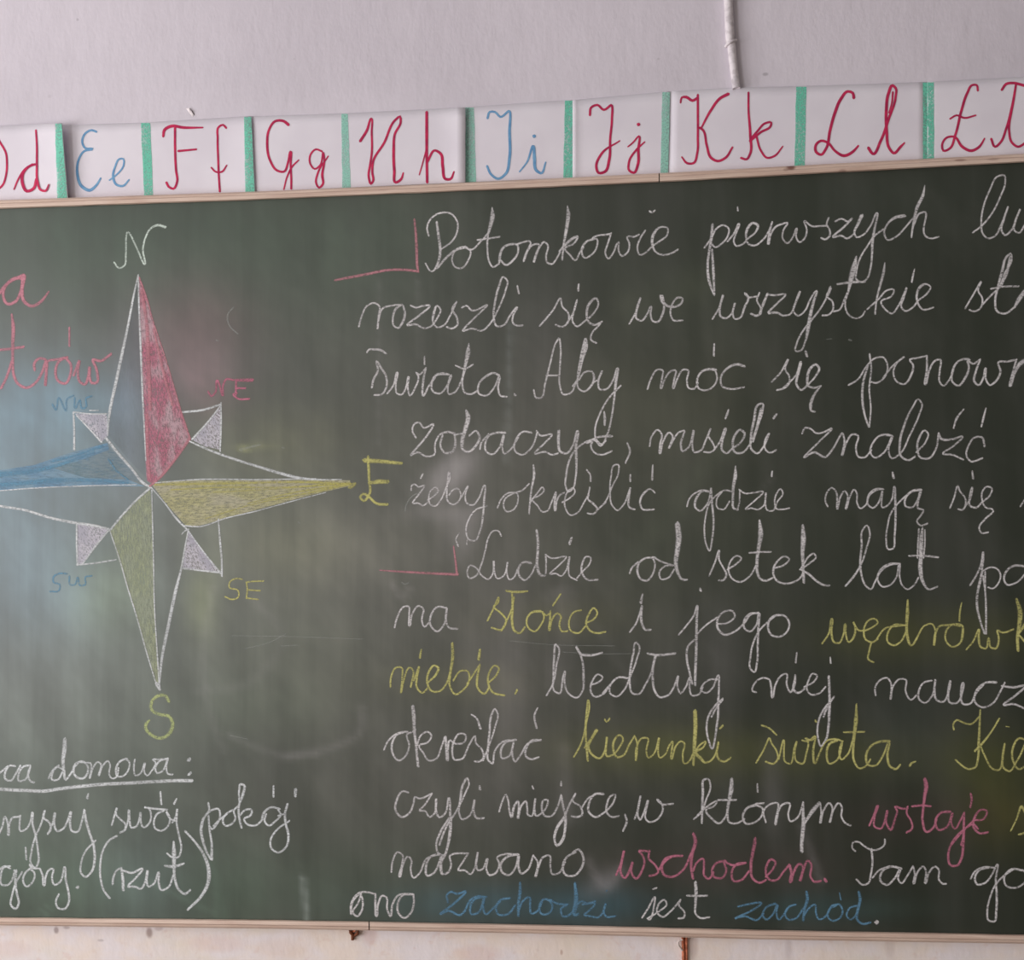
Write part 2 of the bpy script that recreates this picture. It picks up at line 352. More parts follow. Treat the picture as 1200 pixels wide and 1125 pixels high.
# long arcs left by the sponge
ARCS = []
def arc(pts, w_, col, k): ARCS.append((spline([(a, b, 1) for a, b in pts], 6), w_, srgb(*col), k))
arc([(250, 690), (238, 760), (250, 850), (262, 880)], 5, GY, .10); arc([(330, 888), (380, 878), (420, 860), (425, 830)], 5, GY, .14); arc([(270, 862), (330, 885), (370, 884)], 4, GY, .15)
arc([(230, 810), (290, 800), (330, 745), (300, 705)], 6, GY, .08); arc([(355, 1030), (360, 1078)], 4, (190, 200, 196), .28); arc([(245, 1000), (262, 1076)], 8, GN, .16)
arc([(598, 380), (593, 540)], 3, (150, 160, 158), .18); arc([(445, 330), (442, 520)], 4, GY, .10); arc([(490, 330), (492, 420)], 3, GY, .10)
arc([(180, 1035), (220, 1055), (250, 1070)], 3, GN, .2); arc([(40, 1072), (75, 1050), (55, 1070)], 3, GN, .2); arc([(640, 700), (660, 690), (670, 780)], 7, GY, .08)
arc([(655, 700), (650, 800)], 12, GY, .12); arc([(660, 880), (665, 960)], 10, GY, .10); arc([(480, 690), (470, 700), (460, 684)], 2, GY, .2); arc([(695, 730), (740, 800)], 6, GY, .06)
arc([(905, 560), (890, 580), (890, 600)], 4, GY, .06); arc([(735, 665), (800, 580), (850, 520)], 14, (110, 120, 100), .10); arc([(740, 360), (820, 330)], 20, (110, 118, 90), .07)
arc([(962, 1030), (950, 1000), (940, 970)], 5, GY, .16); arc([(690, 1010), (712, 1040), (726, 1020)], 6, GY, .18)
NX, NZ = 340, 190
verts, cols = [], []
segs = [(a, k) for k, a in enumerate(ARCS)]
boxes = [(min(q[0] for q in a[0]) - 3 * a[1], max(q[0] for q in a[0]) + 3 * a[1], min(q[1] for q in a[0]) - 3 * a[1], max(q[1] for q in a[0]) + 3 * a[1]) for a in ARCS]
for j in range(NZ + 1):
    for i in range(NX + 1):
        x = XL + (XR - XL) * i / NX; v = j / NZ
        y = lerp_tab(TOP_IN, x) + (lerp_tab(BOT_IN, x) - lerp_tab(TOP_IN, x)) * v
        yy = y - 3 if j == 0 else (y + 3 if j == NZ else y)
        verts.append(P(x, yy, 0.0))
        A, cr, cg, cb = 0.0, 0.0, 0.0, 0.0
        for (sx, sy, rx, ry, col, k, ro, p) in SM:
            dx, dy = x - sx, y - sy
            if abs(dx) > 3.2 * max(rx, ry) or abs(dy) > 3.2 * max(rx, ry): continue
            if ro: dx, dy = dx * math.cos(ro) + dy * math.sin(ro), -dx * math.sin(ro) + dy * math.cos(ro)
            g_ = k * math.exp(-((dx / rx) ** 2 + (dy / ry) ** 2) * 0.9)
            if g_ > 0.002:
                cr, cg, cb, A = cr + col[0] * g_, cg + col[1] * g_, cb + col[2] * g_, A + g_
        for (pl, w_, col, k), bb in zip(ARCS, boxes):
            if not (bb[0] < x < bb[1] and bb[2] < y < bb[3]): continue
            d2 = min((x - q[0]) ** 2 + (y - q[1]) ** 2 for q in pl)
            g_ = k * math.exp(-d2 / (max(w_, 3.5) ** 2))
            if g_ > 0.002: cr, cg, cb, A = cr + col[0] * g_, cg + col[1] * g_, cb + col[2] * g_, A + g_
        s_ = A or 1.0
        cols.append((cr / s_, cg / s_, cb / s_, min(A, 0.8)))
faces = [(j * (NX + 1) + i, (j + 1) * (NX + 1) + i, (j + 1) * (NX + 1) + i + 1, j * (NX + 1) + i + 1) for j in range(NZ) for i in range(NX)]
nb = len(verts)                                      # give the panel a back so that it is a slab
back = [P(XL, lerp_tab(TOP_IN, XL) - 3, 0.016), P(XR, lerp_tab(TOP_IN, XR) - 3, 0.016), P(XR, lerp_tab(BOT_IN, XR) + 3, 0.016), P(XL, lerp_tab(BOT_IN, XL) + 3, 0.016)]
verts += back; cols += [(0, 0, 0, 0)] * 4; faces.append((nb, nb + 1, nb + 2, nb + 3))
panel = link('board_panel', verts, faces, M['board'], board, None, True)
ca = panel.data.color_attributes.new('dust_glare', 'FLOAT_COLOR', 'POINT')
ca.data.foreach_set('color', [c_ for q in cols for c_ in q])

# frame rails: profile swept along the traced edge; each rail is two lengths with a butt joint
def rail(name, tin, tout, xa, xb, up):
    V, F = [], []; n = max(2, int((xb - xa) / 25))
    prof = [(0.0, 0.004), (0.03, -0.004), (0.16, -0.008), (0.55, -0.009), (0.66, -0.0065), (0.85, -0.006), (1.0, -0.002), (1.0, WALL), (0.0, WALL)]
    for i in range(n + 1):
        x = xa + (xb - xa) * i / n; yi, yo = lerp_tab(tin, x), lerp_tab(tout, x)
        wob = noise.noise(Vector((x * .05, up * 7.0, 0))) * 0.5
        for (s_, d) in prof: V.append(P(x, yi + (yo - yi) * s_ + (wob if s_ < .1 else 0), d))
    k = len(prof)
    for i in range(n):
        for j in range(k):
            a, b = i * k + j, i * k + (j + 1) % k
            F.append((a, b, b + k, a + k) if up > 0 else (a, a + k, b + k, b))
    F.append(tuple(range(k))); F.append(tuple(n * k + j for j in reversed(range(k))))
    return link(name, V, F, M['wood'], board)
rail('frame_rail', TOP_IN, TOP_OUT, XL, 772.0, 1); rail('frame_rail', TOP_IN, TOP_OUT, 773.2, XR, 1)
rail('frame_rail', BOT_IN, BOT_OUT, XL, 432.0, -1); rail('frame_rail', BOT_IN, BOT_OUT, 433.2, XR, -1)
for xe, s_ in ((XL, -1), (XR, 1)):
    a = P(xe, lerp_tab(TOP_OUT, xe), 0); b = P(xe, lerp_tab(BOT_OUT, xe), 0)
    x0, x1 = sorted((a.x, a.x + s_ * 0.02)); box('frame_stile', x0, x1, -0.009, WALL, b.z, a.z, M['wood'], board)
# ------------------------------------------------------------------ handwriting, traced
# each entry: (word, x0, y0, scale, colour, pen width, strokes); stroke points x,y[,width]
W('potomkowie', 380,230,4,'white',9, """
490,185 482,150 500,105 545,78 595,82 625,125 622,170 595,215 548,247
527,120,11 535,180,13 543,240,14 540,290,13 500,352,8 475,315,8
530,338,10 570,290,12 620,250,12 665,238,9 625,245 600,285 612,330 640,338 675,300 685,255 655,235 690,250 730,215 775,165
787,52,5 789,90,22 781,130,18 768,180,10 765,250,9 775,310 790,332 820,315
718,205 770,198 822,190
820,315 822,290,13 840,240,12 875,225 905,228 908,262 885,300,11 850,322,11 828,300,10
900,225 925,218 965,212 950,260,11 935,305,11 950,260 985,225 1005,225 995,270,11 982,310,11 1000,255 1035,215 1048,230 1040,280 1045,310 1065,318 1090,290 1105,262
""")
W('potomkowie', 640,230,4,'white',9, """
100,45,5 104,80,19 96,150,16 82,230,10 75,298,10
62,258 95,222,14 130,195,14 148,188,10 130,222 88,245 112,275 135,300 160,260 175,240
225,200,11 190,212 166,255 180,288 212,275 238,235 238,200 215,198 240,185 280,180 305,175
305,172 290,220 278,270 290,292 315,265 335,220 340,215 340,255 355,280 380,265 390,220 380,190 410,190 435,180
465,160 440,200 428,245 440,275 465,265 497,235 530,212 568,180 570,150 535,145 503,180,15 497,220,13 515,262,9 550,275 585,268 618,250
485,70,10 497,76,10 510,66,8
""")
W('pierwszych', 640,230,4,'white',9, """
742,242 775,195 800,150 830,135 855,150 850,190 825,220 790,238 778,225
780,132,12 774,200,14 764,260,12 757,330,12 765,400,14 788,465,8
778,250,10 784,350,14 789,460,9
850,212 880,175 905,128 890,175 880,215 890,232 920,225 950,195 980,170 992,135,14 970,125 945,150,14 937,190,10 950,225 980,230 1010,210 1050,150 1060,120
1058,125 1047,170,11 1042,225,11 1052,180 1080,140 1112,128
897,48,6 899,68,9
""")
W('pierwszych', 900,190,4,'white',9, """
70,288 92,284 72,320 70,360 90,380 115,355 135,310 132,350 147,375 170,360 182,315 170,275 205,300 240,300 275,298
285,260 275,290 290,320 290,345,11 265,362 250,355
315,278 345,265 375,278 395,262 355,305,11 305,352 345,345,10 370,358 400,340
440,250,18 422,290,14 405,335,10 415,352,9 440,345 480,300 512,238 502,300,11 490,370,14 488,430,10 480,500 465,545 440,562 415,550 415,510 432,450 465,395 500,345 540,315
640,252,18 600,258,14 560,290,10 545,335 560,364 600,350 640,310 680,262
735,108,4 728,150,14 700,210,16 685,270,12 672,352,9
682,298 715,238,10 738,235 738,270 730,310 737,345 762,357 800,350
""")
W('lu', 900,190,4,'white',9, """
960,330 1000,300 1050,240 1090,160 1112,95 1108,62 1080,65 1040,130 1010,210 1000,280 1010,340 1030,357 1065,345 1090,300 1125,210
1125,210 1105,270,11 1095,320 1110,342 1140,320 1165,260 1182,220 1160,280 1155,320 1175,332 1200,300 1225,250 1235,215
""")
W('rozeszli', 380,230,4,'white',9, """
162,612 175,565 205,510 235,500 258,515 255,560 250,622 255,580 275,525 320,512 365,508
365,508 338,525,12 322,570,10 325,605 345,618 365,595,12 378,550,12 370,512,9
405,512 430,522 455,515 495,512 450,555,10 390,605 430,600 465,618 490,615 530,570 545,530 530,513 515,545,13 510,590,9 530,615 560,605 590,560 620,495
620,495 600,530,11 620,565 625,602 595,620 575,612
645,522 665,512 690,535 765,510 730,545 652,632 690,620 740,630 775,600 810,540 850,440 858,395 840,378 820,420,11 800,500,11 795,570 810,610 840,605 870,560 905,520 885,560 885,595 905,607 930,605
905,420,9 912,455,9
""")
W('sie', 640,230,4,'white',9, """
-30,608 35,530 68,478 75,515 105,550 100,595 75,612 45,602
95,600 130,540 145,485 130,540 125,590 145,610 175,590 225,545 245,500 235,478,12 205,500,13 190,550,12 200,590 225,603 262,588
255,595 245,608 217,638 210,672,10 235,688
153,412,9 150,442,11
""")
W('we', 640,230,4,'white',9, """
390,598 420,545 443,475 425,530,11 425,575 445,583 475,550 492,515 490,555 500,585 520,590,10 545,555,12 552,500,10 540,465,18 545,492,16 565,512 600,518 635,500 640,480 620,474 590,510 583,550 595,580 640,582
""")
W('wszystkie', 640,230,4,'white',9, """
780,575 810,525 830,462 815,520,11 820,565 840,572 870,550 885,500 875,545 885,575 905,572 930,520,11 947,470 930,452 945,472 985,470
1000,452 988,490 1005,520 1005,550,12 985,560,11 960,550
1038,455,10 1018,505,14 1000,552,10
1035,460 1070,464 1122,460 1085,500 1043,548,12 1080,545 1110,560
""")
W('wszystkie', 900,190,4,'white',9, """
70,720 100,715 130,660 150,605 130,655 120,700 140,720 170,700 200,640 228,603 215,650,13 200,710,16 188,780,18 175,840,9 150,885 130,885 135,850 165,790 205,740 250,680 295,592 275,630 300,650 305,690 285,715 255,718
292,585,12 284,618,13
305,700 330,695 360,640 378,600
414,442,8 402,500,28 390,545,24 378,600,11 362,660,9 375,712,9 410,732,8 440,722 455,700
325,572,10 390,563,12 455,562,9
548,470,5 543,510,14 525,580,11 510,640,9 502,712,9
465,690 520,640 560,600 590,598 582,625 530,655 555,695 580,710 610,675 650,590 635,640 625,680 640,697 680,680 702,650
688,500,4 680,530,10 674,562,9
702,650 750,610 762,585,8 745,572 718,580,14 700,610,12 702,660,10 725,690 775,682
""")
W('strony', 900,190,4,'white',9, """
925,685 960,625 1000,560 985,600 1005,640 995,685 965,700 945,692
1003,670 1050,620 1080,592 1110,520 1142,460 1138,428 1120,442,12 1098,510,13 1077,590,11 1065,650,11 1075,700 1110,710 1155,680
1138,440,14 1118,520,16 1090,585,10
1045,594 1110,583 1175,582
1155,682,10 1175,645,20 1200,610,20 1215,590,12
""")
W('swiata', 400,380,4,'white',9, """
120,132 130,118 150,118,10 185,121,12 210,138,9
143,298,10 150,262,11 172,215 165,172 185,202,11 210,245,11 212,290 190,328 155,332
215,325 245,285 262,225 255,290 262,325 280,330 305,290 315,245 312,300 322,335 345,300 360,240 350,225 362,235 397,205
397,205 385,260,11 385,335 410,290 440,250
390,152,7 390,188,9
505,236 480,232,14 445,238 425,270 430,315 460,325 495,290 515,238 500,290 505,328 530,320 560,270 582,210
598,90,5 594,130,22 584,180,16 575,220,11 568,290,10 580,322 610,327 640,310
535,193,7 580,208,10 618,188,8
740,240,12 715,228,10 685,240,12 645,280,10 645,325 675,335 715,300 742,245 735,300,10 747,335 775,340
812,328,11 816,333,11
""")
W('aby', 400,380,4,'white',9, """
902,308 915,345 935,345 955,280 980,180 1010,80 1020,65 1028,110 1025,200 1025,290 1040,328 1075,322 1100,275
960,240 1015,240
1085,290 1100,270 1130,170 1152,90 1146,66 1132,110,10 1118,180 1108,250 1112,300 1135,315 1170,290,11 1185,250,12 1175,222,9 1140,225 1115,260
1147,85,14 1138,130,15 1122,200,9
""")
W('aby', 660,380,4,'white',9, """
130,292 145,270 165,262
182,220,11 165,265 172,305 200,305 235,260 255,205 247,270,14 240,340,10 228,430 205,520 180,562 155,540 150,490 172,420 215,345 270,288
""")
W('moc', 660,380,4,'white',9, """
395,305 410,260 445,212 465,215 462,260 458,302 475,260 505,220 525,215 520,260 515,302 535,255 565,212 585,215 580,260 590,300 615,302 632,275
715,213,14 680,211,12 655,218 628,260 635,300 665,310 700,295 722,250 715,222
708,92,8 706,148,10
850,197,12 820,188,13 765,210 738,255,10 745,290 780,303 848,295
""")
W('sie', 900,380,4,'white',9, """
18,270 60,225 95,165 80,210 100,245 95,285 70,302 42,308
70,300 135,232 155,175 142,230,13 135,285 155,308 185,285 225,240 240,205,12 225,188 200,205,14 185,250,13 190,290 215,298 248,290
242,295 212,340,14 200,380,16 202,405,10 220,410
176,126,12 183,150,12
""")
W('ponownie', 900,380,4,'white',9, """
378,285 420,260 460,200 500,160 540,155 560,190 545,250 505,275 485,270
476,140,10 484,200,9 475,300 482,400,8 475,480
470,190 445,280,12 443,360,12 455,430,10 472,480
540,250 590,190 640,152 605,180 588,230 605,270 640,280 670,240,11 680,190,10 665,165 690,160 745,148
745,150 745,210,11 738,282,11 755,220 785,170 805,165 805,220 805,270 820,288 850,260 870,215
945,165,12 920,163 890,175,10 865,220,11 865,270 890,288 925,250,12 942,200 935,170 960,185 995,165
995,165 975,220,11 968,270,12 985,285 1010,250 1020,205 1022,260 1040,285 1065,270,11 1090,220,11 1080,178 1120,175 1165,165
1165,165 1150,220,12 1135,290,12 1155,230,14 1185,182,20 1215,165,20
""")
W('zobaczyc', 400,380,4,'white',9, """
350,532 333,500 345,465 365,460 385,485 432,468 410,510,10 328,614 355,600 400,620 435,612 440,560 465,515 500,505,12 530,512
530,515 535,560,13 520,598,12 485,602 465,570 475,520
530,520 550,515 575,512
585,402,10 594,430,22 582,490,20 566,550,18 570,588,11 595,598 630,570,12 648,530,12 632,500,9 600,522
650,585 655,560 690,515
768,508,12 730,508 695,520 675,560,10 678,595 705,610 740,580 762,520 755,570 765,607 790,590 830,530
892,508,10 855,503 815,550 815,595 845,612 890,580 920,505
915,500 930,520 988,516 950,560 908,607 955,598 990,612 1015,605
1020,498,14 1018,550,14 1028,598 1055,605 1085,570 1108,500 1100,570,14 1102,630,13 1098,720,9 1085,770 1065,785 1052,760 1055,700,10 1065,650,10 1085,605 1140,555 1190,535
""")
W('zobaczyc', 660,380,4,'white',9, """
110,558 150,545 175,570 200,545
228,524,13 190,525,11 150,535 130,570,10 145,600,9 175,612 228,595
192,410,8 195,440,14 194,472,10
300,556,8 313,590,11 292,650,8
""")
W('musieli', 660,380,4,'white',9, """
405,572 415,525 445,495 462,515 455,560,10 453,607,10 468,550 500,508 512,520 503,560 495,582 515,545 545,505 567,498 552,560,11 560,595 585,580 612,498 605,560,10 615,600 640,595 670,540 692,488 680,520 700,555 710,585 690,600 660,598
705,592 735,550 762,488 745,550,12 745,590 765,605 790,585 835,550 850,510,13 830,495 805,520,12 795,565,12 805,600 840,602 870,570 905,490 935,400,11 936,372,9 918,375,11 895,450,13 880,530 885,590 910,605 935,580 965,510 945,550 950,590 970,602 998,590
930,395,16 912,470,15 890,550,9
775,400,7 770,418,12 760,442,8
1000,422,11 986,440,12
""")
W('znalezc', 900,380,4,'white',9, """
160,512 175,485 200,490 225,510 255,508 298,488 240,550 170,625 215,600,11 270,622 300,590 350,512 358,540 348,615,11 365,560 400,515 420,520 412,580 425,622 450,625 485,590
585,525,10 560,518,13 530,520,10 490,560,10 480,600 500,625 540,605 582,530 565,590 580,628 615,610 665,520 710,420 722,375 705,352 680,385 640,470,11 618,560,12 625,620 660,637 690,620
695,600 740,550 750,510 735,498 710,530,11 700,580,11 715,625 755,628 785,590 800,512
800,510 810,535,13 860,540,10 912,526 870,570 820,607 865,612 915,635
918,398,7 885,440,11 870,488,8
1015,572,11 1003,530 970,530 940,570 930,615 950,642 1005,628
1022,393,7 1010,440,11 1000,480,8
""")
W('rose_letter_n', 0,240,4,'pale',9, """
535,270 560,297 583,285 590,230 600,128 640,200 680,278 670,210 680,160 710,108 740,95,12 775,105,13
""")
W('title_roza', 0,240,4,'pink',15, """
-90,470 -30,450 15,390 70,345,16 110,345
110,328,12 75,345 30,375 15,430 35,465 70,455 100,400 112,330,16 103,400,17 115,455 150,475 190,455 228,408,9
""")
W('title_wiatrow', 0,380,4,'pink',13, """
55,-47,9 62,10,18 60,90,16 60,180,13 65,240,14 85,280 125,297 160,280 195,230 215,170
5,300 30,250 55,175
-20,122 50,115 110,106
163,215 160,185 185,160 212,165 217,225 212,288 215,230,10 225,172 265,165 315,155
315,155 280,170 260,220 270,262 305,278 330,235 330,185 310,160
325,15,9 325,102,10
345,240 360,200 372,170 365,220 375,270 395,282 415,240 420,200 420,250 430,275 450,275 452,210 435,165 470,172 520,140
""")
W('rose_letters_nw', 0,380,4,'faintblue',10, """
245,375 262,402 275,345 310,405 315,350 345,335
350,345 352,395 375,355 385,395 402,390 405,345 430,338
""")
W('rose_letters_ne', 0,380,4,'pink',10, """
976,315 990,337 1008,322 1017,262 1045,335 1045,290 1060,258 1095,262
1107,260 1105,330
1105,262,12 1182,262,18
1105,300 1150,300
1110,322 1093,328 1115,348 1168,350
""")
W('rose_letters_sw', 0,540,4,'faintblue',9, """
315,530 280,528 250,545 250,568 280,580 275,610 235,612
325,540 330,582 350,582 365,545 375,585 400,580 400,545 430,540
""")
W('rose_letters_se', 100,640,4.6875,'yellow',9, """
862,182 830,178 795,195 790,225 840,245 840,280 805,293 768,278
885,198 890,240 885,285
883,198 930,193 978,192
888,240 960,245
883,285 950,293
""")
W('rose_letter_s', 100,640,4.6875,'yellowwhite',18, """
460,855 440,822 400,822 365,855 365,900 410,925 460,935 480,975,20 465,1025,22 415,1055,18 360,1035 332,1000 335,975 352,958,12
""")
W('rose_letter_e', 200,460,4,'yellow',13, """
925,300 930,400 930,480 905,507 888,490 905,475 930,490 965,520 1015,525
908,318,22 990,323,18 1082,332,15
930,424,14 975,418,22 1018,418,18
""")
W('zeby', 430,530,4,'white',8, """
208,178 210,155 225,150 240,162 270,155 245,195 215,240 240,238 262,250 285,235
262,102 252,122
285,225 320,200 335,180 325,165 300,180 290,215 298,245 320,252 345,225 370,170 390,110 385,90 380,130,10 375,190 380,230 405,245 430,230 440,195 425,170 400,180 385,200
440,215 475,158 462,195 470,240,9 495,248 525,215 552,155 550,220,11 545,290,10 530,370 505,415 480,410 465,370 480,310 510,270 562,252
""")
W('okreslic', 430,530,4,'white',8, """
612,260 630,220 665,190 690,190 650,215 640,250 655,278 685,270 708,230 700,190 690,190 725,180 760,148
780,60,8 784,100,13 772,170,10 765,230 760,288
765,235 800,190 825,165 830,175 805,205 775,218 800,250 825,280 845,275 865,235 885,188
885,190,13 880,240 882,275 890,230 905,200 925,190
915,235 950,215 975,185 970,168 950,175 930,210 930,260 955,295 985,285 1015,240 1040,190 1045,165
1040,200 1035,215 1060,240,11 1080,265 1060,290 1035,285
1030,82 1048,108 1048,135,10
1080,270 1120,235
""")
W('okreslic', 680,530,4,'white',8, """
80,270 115,235 150,160 180,90 178,58 160,60 145,110 140,190 150,250 175,272 200,250 228,185 235,165 228,210,11 232,260 255,268
235,105 234,135,10
340,60 337,128,11
350,190 330,172 300,190,11 280,235 290,265 345,268
""")
W('gdzie', 680,530,4,'white',8, """
500,255 510,220 540,190 570,178 605,185 575,182 545,215,12 540,260 560,275 590,250 610,190 612,168 618,240,11 625,330 618,410 605,462 590,430 582,370 588,300 605,240 640,200 680,178 715,185
665,185 640,220 645,262 670,268 700,230
728,65,6 727,110,18 718,160,14 716,210,12 722,265,11 740,270
745,175 770,192 810,190 858,185 820,225 775,268 800,262 835,268 860,250 870,190 868,240 875,270 900,275 925,230 950,190 940,172 920,195 912,240 920,265 945,268 980,262
748,180 745,240 738,265
900,88 897,112,10
""")
W('maja', 920,530,4.2857,'white',9, """
215,272 205,255 215,195 235,178 255,195 262,240,11 262,285 280,220 300,195 312,210 306,285 325,225 350,188 360,205 362,255 378,282 405,265 425,215 460,190 490,185
495,185 455,185,11 420,215 418,265 440,280 465,260 490,195 485,240 490,278 510,270 535,240 550,172 553,230,12 555,320,12 550,420,10 540,485 520,488 508,440 515,370 530,310 560,265 600,225 640,195 680,190
540,100,10 545,128,14
685,188,12 640,195,13 605,230 605,270 635,278 665,240 682,190 670,240,12 668,282,11 695,290 680,320 662,348 680,368 715,358
""")
W('sie', 920,530,4.2857,'white',9, """
828,280 850,225 868,168 878,195 905,230 905,270,11 890,290 870,285
905,270 930,235 940,175 930,215,13 930,270,11 960,278 990,250 1030,215 1038,180 1015,172 990,200 990,240 1005,275 1045,290 1005,335,10 975,380 985,405 1020,402
940,95 945,132,11
""")
W('wiatr', 920,530,4.2857,'white',9, """
1182,272 1205,235 1225,190
""")
W('ludzie', 430,530,4,'white',8, """
630,392 615,368 590,370 570,400 555,460 535,530,9 510,580 480,590 470,560 485,530 510,540 540,580 570,595 590,570 595,510 598,560 612,592 640,580 660,515 655,560 672,598 690,585 705,550
770,520,12 735,515 710,545,11 715,580,10 740,600 765,580 790,530
795,365,11 802,420,13 800,480,12 798,530,14 815,575,14 830,580,9 840,530 838,480
838,480 860,495 935,490 900,530 858,572 885,568 910,580 930,560 950,490 945,540 950,580 985,600
985,590 1010,560 1045,520 1050,495 1030,488 1010,520,10 1008,565,10 1030,595 1082,598
960,400,10 950,428,14
""")
W('ludzie', 430,530,4,'white',9, """
432,380,5 418,405,7 428,440,9
470,410,4 468,432,6
""")
W('od', 680,530,4,'white',9, """
232,568 240,545 270,515
345,495 310,495 275,520,11 268,560,11 285,595 312,602 340,570 350,520 340,490 370,508 435,530
435,530 395,535,9 370,565 380,595 410,590 440,550
455,335,24 462,400,26 455,460,22 448,520,18 460,570,15 475,595,11 500,598
""")
W('setek', 680,530,4,'white',9, """
605,578 630,520 652,460 650,500 670,540 685,575,10 670,600 650,600
690,550 735,520 755,495 735,485 705,510 695,555 710,590 750,608 790,585 830,520
840,318,9 846,380,24 836,450,16 828,520,15 832,570,13 845,595,11 870,602 900,590
792,472 840,468 893,467
905,545 960,525 980,500 960,488 925,510 905,550,11 915,595 950,615 990,612 1030,590 1048,560
1043,342,12 1046,400,24 1042,470,18 1045,540,13 1048,610,13
1030,550 1075,520 1105,490 1095,475 1070,490 1045,530 1035,545 1070,570,11 1110,605,11 1140,622 1168,625
""")
W('lat', 920,530,4.2857,'white',9, """
303,672,10 340,630,12 378,570,10 410,480,10 425,400 412,368 390,390 385,470,11 378,560,12 385,620 405,670 430,688 450,655 480,600 530,565 578,560
578,560 530,560,11 480,590,12 465,640,10 490,675 530,665 560,625 575,560 575,620 590,670 615,688 645,670 670,630
690,380,10 684,440,22 682,520,20 680,590,22 692,650,16 720,688,10 765,675
672,385 668,450 665,530
702,390 702,460 695,530
622,520 700,520,10 770,528
""")
W('patrzyli', 920,530,4.2857,'white',9, """
930,668,11 960,620 985,560 995,500 995,540,12 988,590,12
995,595 1030,578 1065,585 1082,615 1070,660 1040,685 1020,678
990,600,13 970,680,11
1005,600 1005,700,9
1200,572,12 1150,570,12 1110,600,12 1100,640,11 1115,665 1150,660 1190,630 1215,590
""")
W('patrzyli', 900,680,4,'white',9, """
998,0 982,60,12 980,120,12 995,190,10 1015,250
1008,-20 1018,50,9 1022,130,10 1022,250,10
""")
W('na', 440,680,4,'white',9, """
90,222 100,180 140,122 155,122 158,160 160,215 170,165 205,120 222,130 218,190 230,218 250,200
335,130 290,125 262,160,10 258,210,10 290,240 320,210 335,130 330,180,10 345,222 385,228
""")
W('slonce', 440,680,4,'yellow',9, """
525,190 550,140 578,80 572,110 555,120 590,155,10 612,185 590,232,9 545,222
590,238 615,190 640,130 650,80
640,55,10 643,130,13 640,190,13 655,240,12 675,248 700,220
612,50,10 660,55,12 712,52,9
775,145,14 735,150,11 710,180,10 715,220 745,240 775,210 790,165 780,145 800,165 820,155
820,145,10 818,190,10 815,235,11 825,190 855,155 868,165 862,210 875,240 900,238
868,65 832,118
965,140 930,150 908,190 915,235 950,248 985,215
985,200 1020,185 1040,150 1025,130 1000,160,10 988,205,10 1005,235 1040,248 1078,242
""")
W('i', 680,680,4,'white',9, """
232,243 260,205 290,120 285,160,13 290,205,12 305,232 330,232
292,65,8 284,105,14
""")
W('jego', 680,680,4,'white',9, """
462,255 500,210 535,160 548,118 546,180,12 545,260,13 543,350,13 540,420,13 538,492,12
540,275 505,310,10 500,370,11 512,430,10 525,485
540,260 590,210 640,175
640,205 690,200 725,165 715,145 680,145 645,180,10 645,225,12 675,255,11 715,245 770,200 800,160 835,152
835,155 800,155 770,185,11 770,225 795,240 825,210 838,155 835,220,12 832,300,10 828,390,10 815,430,10 798,415 798,360 812,290 840,235 880,195 910,170
930,160,10 895,175 880,215,11 895,255 930,265,10 970,240 980,200,10 955,165 920,165
562,40,11 565,50,11
""")
W('wedrowka', 900,680,4,'yellow',9, """
253,298 285,250 300,180 298,250,11 310,290 330,295 355,250 362,205 365,250 380,290 400,270,11 408,215 400,195 425,235 460,235
450,238 490,220 515,195 500,180 470,190 450,230,10 460,280 490,290 515,275
485,290 475,330,10 470,370 495,385
510,275 550,225 600,215 645,210
645,212 590,210 565,240,10 562,290 590,305 620,290 648,240
655,92,8 654,150,18 650,210,14 655,270,14 670,305,11 700,270
695,275 740,210 770,205 782,225 778,305,12 785,250 805,215 840,210 880,205
900,215 860,210 835,240,10 835,285 865,312 900,295 912,255,14 908,210,10 885,205
908,105,6 900,145,9 897,190,9
930,325 960,290 990,230 988,270,12 1000,315 1020,320 1035,270 1045,315 1065,320,11 1082,270,10 1075,235 1100,245 1150,230
1165,88,12 1182,150,24 1178,210,20 1170,270,16 1172,330,14
1175,250 1210,200,18 1225,180
1180,260 1215,300,14
""")
W('niebie', 440,680,4,'yellow',9, """
70,500 72,460 100,408 120,408 125,460 120,528 130,480 165,410 175,420 172,470,10 165,500
180,470 205,405 195,450,11 198,510,10 220,528 245,505
215,325,8 208,362,12
245,480 285,440,12 295,410,12 275,400 250,430,11 245,490,11 265,520 300,520 335,480 350,430
360,295,12 362,360,16 352,430,12 350,500,10 375,535 410,515 440,470 430,425 400,425 365,470
430,485 490,395
490,400 478,450,12 482,510,11 510,532 535,500
490,325,11 484,370,15
530,480 570,440,11 578,410 560,400 535,430,10 530,490,11 550,525 605,540
655,532,8 664,515,11
""")
W('wedlug', 440,680,4,'white',9, """
802,540 830,490 848,400 855,310 845,300 838,360,11 835,450,10 840,520 858,530 880,450 888,425 888,490 905,530 945,550 970,520 975,450,12 968,370,10 950,325 940,308 962,345,12 1010,352 1062,340
1010,490 1050,475 1065,455 1045,440 1018,470 1008,515,10 1025,545 1065,535 1100,490
""")
W('wedlug', 680,680,4,'white',9, """
105,530 140,490 180,455 225,460
225,458 180,455 142,490 140,530 170,545 205,515 235,450
235,450 262,380 272,300,9 262,292 250,340,10 235,420,11 232,480 245,530 270,535 305,490 330,440 350,360
355,350,12 342,400,12 340,460,12 350,520,11 372,548 410,540 460,450 455,490 470,530 495,500 515,455 512,500 525,540 555,535 575,500
315,343,9 350,350,12 445,343,11
650,465 610,465 575,490 565,515 590,528 620,505 648,445,9 650,500,10 648,560,10 645,640,10
668,560,9 640,595 615,640
""")
